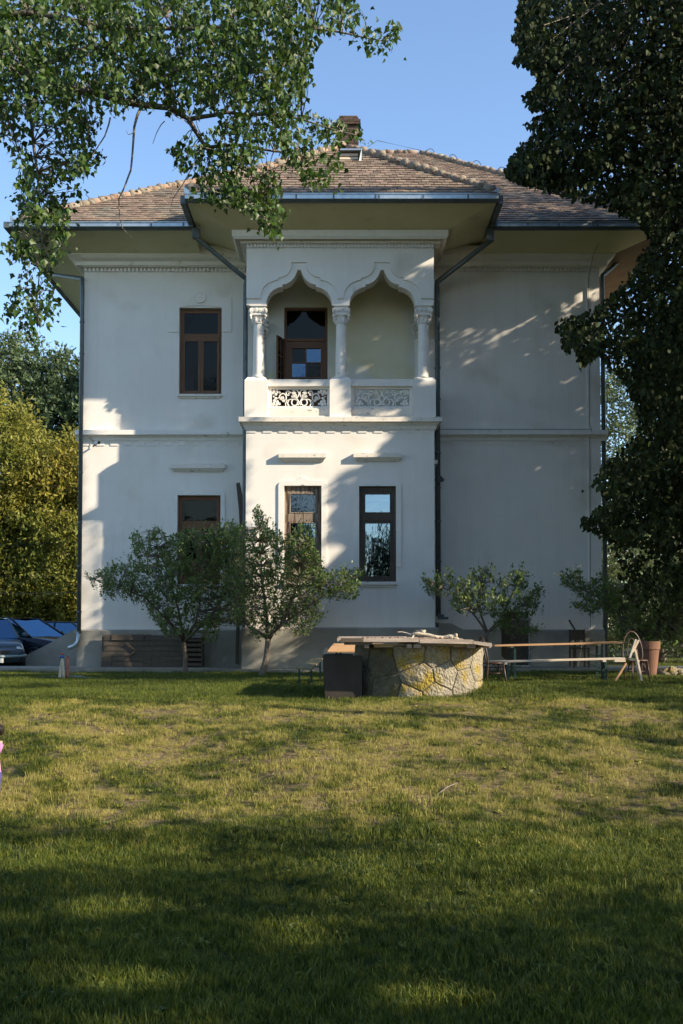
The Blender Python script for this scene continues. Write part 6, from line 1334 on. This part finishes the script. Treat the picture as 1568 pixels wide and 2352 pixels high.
# ------------------------------------------------------------ little child at the left edge
M['skin'] = mat('skin', (.55, .34, .25), rough=.55); M['hair'] = mat('dark_hair', (.035, .02, .012), (.06, .035, .02), 30, rough=.45, stretch=(1, 1, .2)); M['pink'] = mat('pink_cotton', (.50, .24, .42), rough=.85, bump=.2, bscale=20); M['navy'] = mat('navy_cotton', (.045, .04, .12), rough=.85, bump=.2, bscale=20); M['shoe'] = mat('white_shoe', (.5, .5, .5), rough=.6)
Yk = 8.4; Xk = xx(-29, 1750, Yk); gk = float(gz(Xk, Yk)); hk = zz(1640, Yk) - gk
kid = thing('person', 'toddler with tied-up dark hair, pink top and navy trousers cut by the left edge', 'person', (Xk, Yk, gk))
u = hk
J = {'pel': (0, 0, .44), 'wai': (0, 0, .54), 'che': (0, .01, .66), 'nec': (0, .01, .765), 'hea': (-.01, 0, .86), 'top': (-.012, .0, .93),
     'hl': (-.055, 0, .41), 'kl': (-.06, -.01, .22), 'al': (-.06, .01, .045), 'tl': (-.10, -.05, .02), 'hr': (.055, 0, .41), 'kr': (.06, -.02, .22), 'ar': (.06, .01, .045), 'tr': (.02, -.05, .02),
     'sl': (-.10, .01, .72), 'el': (-.155, .0, .58), 'wl': (-.19, -.05, .46), 'sr': (.10, .01, .72), 'er': (.085, -.05, .60), 'wr': (.02, -.13, .54), 'fl': (-.20, -.065, .42), 'fr': (-.02, -.17, .53)}
RD = {'pel': .085, 'wai': .08, 'che': .085, 'nec': .035, 'hea': .085, 'top': .06, 'hl': .058, 'kl': .042, 'al': .028, 'tl': .02, 'hr': .058, 'kr': .042, 'ar': .028, 'tr': .02, 'sl': .035, 'el': .026, 'wl': .018, 'sr': .035, 'er': .026, 'wr': .018, 'fl': .02, 'fr': .02}
E = [('pel', 'wai'), ('wai', 'che'), ('che', 'nec'), ('nec', 'hea'), ('hea', 'top'), ('pel', 'hl'), ('hl', 'kl'), ('kl', 'al'), ('al', 'tl'), ('pel', 'hr'), ('hr', 'kr'), ('kr', 'ar'), ('ar', 'tr'), ('che', 'sl'), ('sl', 'el'), ('el', 'wl'), ('wl', 'fl'), ('che', 'sr'), ('sr', 'er'), ('er', 'wr'), ('wr', 'fr')]
ks = list(J); me = bpy.data.meshes.new('body'); me.from_pydata([tuple(c * u for c in J[k]) for k in ks], [(ks.index(a), ks.index(b)) for a, b in E], []); me.materials.append(M['skin'])
o = bpy.data.objects.new('body', me); col.objects.link(o); o.parent = kid; WM[o.name] = WM[kid.name]; md = o.modifiers.new('skin', 'SKIN')
if me.skin_vertices:
    for i, k in enumerate(ks): me.skin_vertices[0].data[i].radius = (RD[k] * u, RD[k] * u)
    me.skin_vertices[0].data[0].use_root = True
md.use_smooth_shade = True; o.modifiers.new('smooth', 'SUBSURF').render_levels = 2
for sx in (-1, 1):
    mb = MB(); p = Vector(J['fl' if sx < 0 else 'fr']) * u
    for q in range(5): mb.tube([p + Vector(((q - 2) * .007, -.005, -.005)), p + Vector(((q - 2) * .009, -.02, -.022)), p + Vector(((q - 2) * .009, -.022, -.034 + abs(q - 2) * .003))], [.0045, .004, .003], 6)
    obj('fingers', mb, M['skin'], kid, True, local=True)
mb = MB(); mb.blob((-.012 * u, .008, .885 * u), .098 * u, 3, 16, .06, (1, 1.08, 1)); mb.blob((.085 * u, .045, .845 * u), .052 * u, 5, 12, .25); mb.tube([(.04 * u, .03, .88 * u), (.085 * u, .045, .85 * u)], [.05 * u, .04 * u], 10); obj('hair', mb, M['hair'], kid, True, local=True)
mb = MB(); mb.blob((-.035 * u, -.072 * u, .85 * u), .062 * u, 2, 14, 0, (1, .75, 1.1)); mb.blob((-.04 * u, -.122 * u, .845 * u), .012 * u, 2, 8, 0); obj('face', mb, M['skin'], kid, True, local=True)
mb = MB(); mb.blob((-.062 * u, -.114 * u, .865 * u), .009 * u, 1, 8, 0); mb.blob((-.015 * u, -.116 * u, .865 * u), .009 * u, 1, 8, 0); obj('eyes', mb, M['black'], kid, True, local=True)
mb = MB(); mb.tube([(-.055 * u, -.117 * u, .815 * u), (-.038 * u, -.121 * u, .812 * u), (-.02 * u, -.117 * u, .815 * u)], .004, 6); obj('mouth', mb, M['red'], kid, True, local=True)
zh = zz(1786, Yk) - gk; n = 20; mb = MB()
for t_, rx, ry in ((0, .042, .04), (.06, .085, .07), (.2, .098, .078), (.55, .108, .09), (1, .128, .105), (1.0, .118, .098)):
    z_ = .775 * u + (zh - .775 * u) * t_
    for q in range(n): a_ = 2 * math.pi * q / n; mb.v.append((rx * u * math.cos(a_) * (1 + .03 * math.sin(5 * a_) * t_), ry * u * math.sin(a_), z_))
for i in range(5):
    for q in range(n): mb.f.append((i * n + q, i * n + (q + 1) % n, (i + 1) * n + (q + 1) % n, (i + 1) * n + q))
for a_, b_ in (('sl', 'el'), ('sr', 'er')): mb.tube([Vector(J[a_]) * u, (Vector(J[a_]) * .4 + Vector(J[b_]) * .6) * u], [.045 * u, .042 * u], 10)
obj('shirt', mb, M['pink'], kid, True, local=True)
mb = MB()
for s, k in ((-1, 'l'), (1, 'r')):
    h_, k_, a_ = (Vector(J[j + k]) * u for j in 'hka'); mb.tube([h_ + Vector((0, 0, .05 * u)), h_ - Vector((0, 0, .03 * u)), k_, a_ + Vector((0, 0, .012 * u))], [.078 * u, .074 * u, .058 * u, .042 * u], 14)
obj('trousers', mb, M['navy'], kid, True, local=True)
for k in 'lr':
    a_, t_ = Vector(J['a' + k]) * u, Vector(J['t' + k]) * u; mb = MB(); mb.tube([a_ + Vector((.005, .02, -.02 * u)), (a_ + t_) / 2 - Vector((0, 0, .006)), t_ + Vector((-.005, -.015, 0))], [.03 * u, .034 * u, .022 * u], 10); obj('shoe', mb, M['shoe'], kid, True, local=True)
# stick and pale scraps on the bank
mb = MB(); p, q = P(1003, 1832, 8.9), P(1050, 1815, 9.3); p.z = float(gz(p.x, p.y)) + .03; q.z = float(gz(q.x, q.y)) + .04; mb.tube([p, p.lerp(q, .5) + Vector((0, 0, .015)), q], [.003, .005, .003], 6)
tag(obj('fallen_twig', mb, M['twig'], smooth=True), 'thin pale twig lying on the dry bank below the well', 'twig')
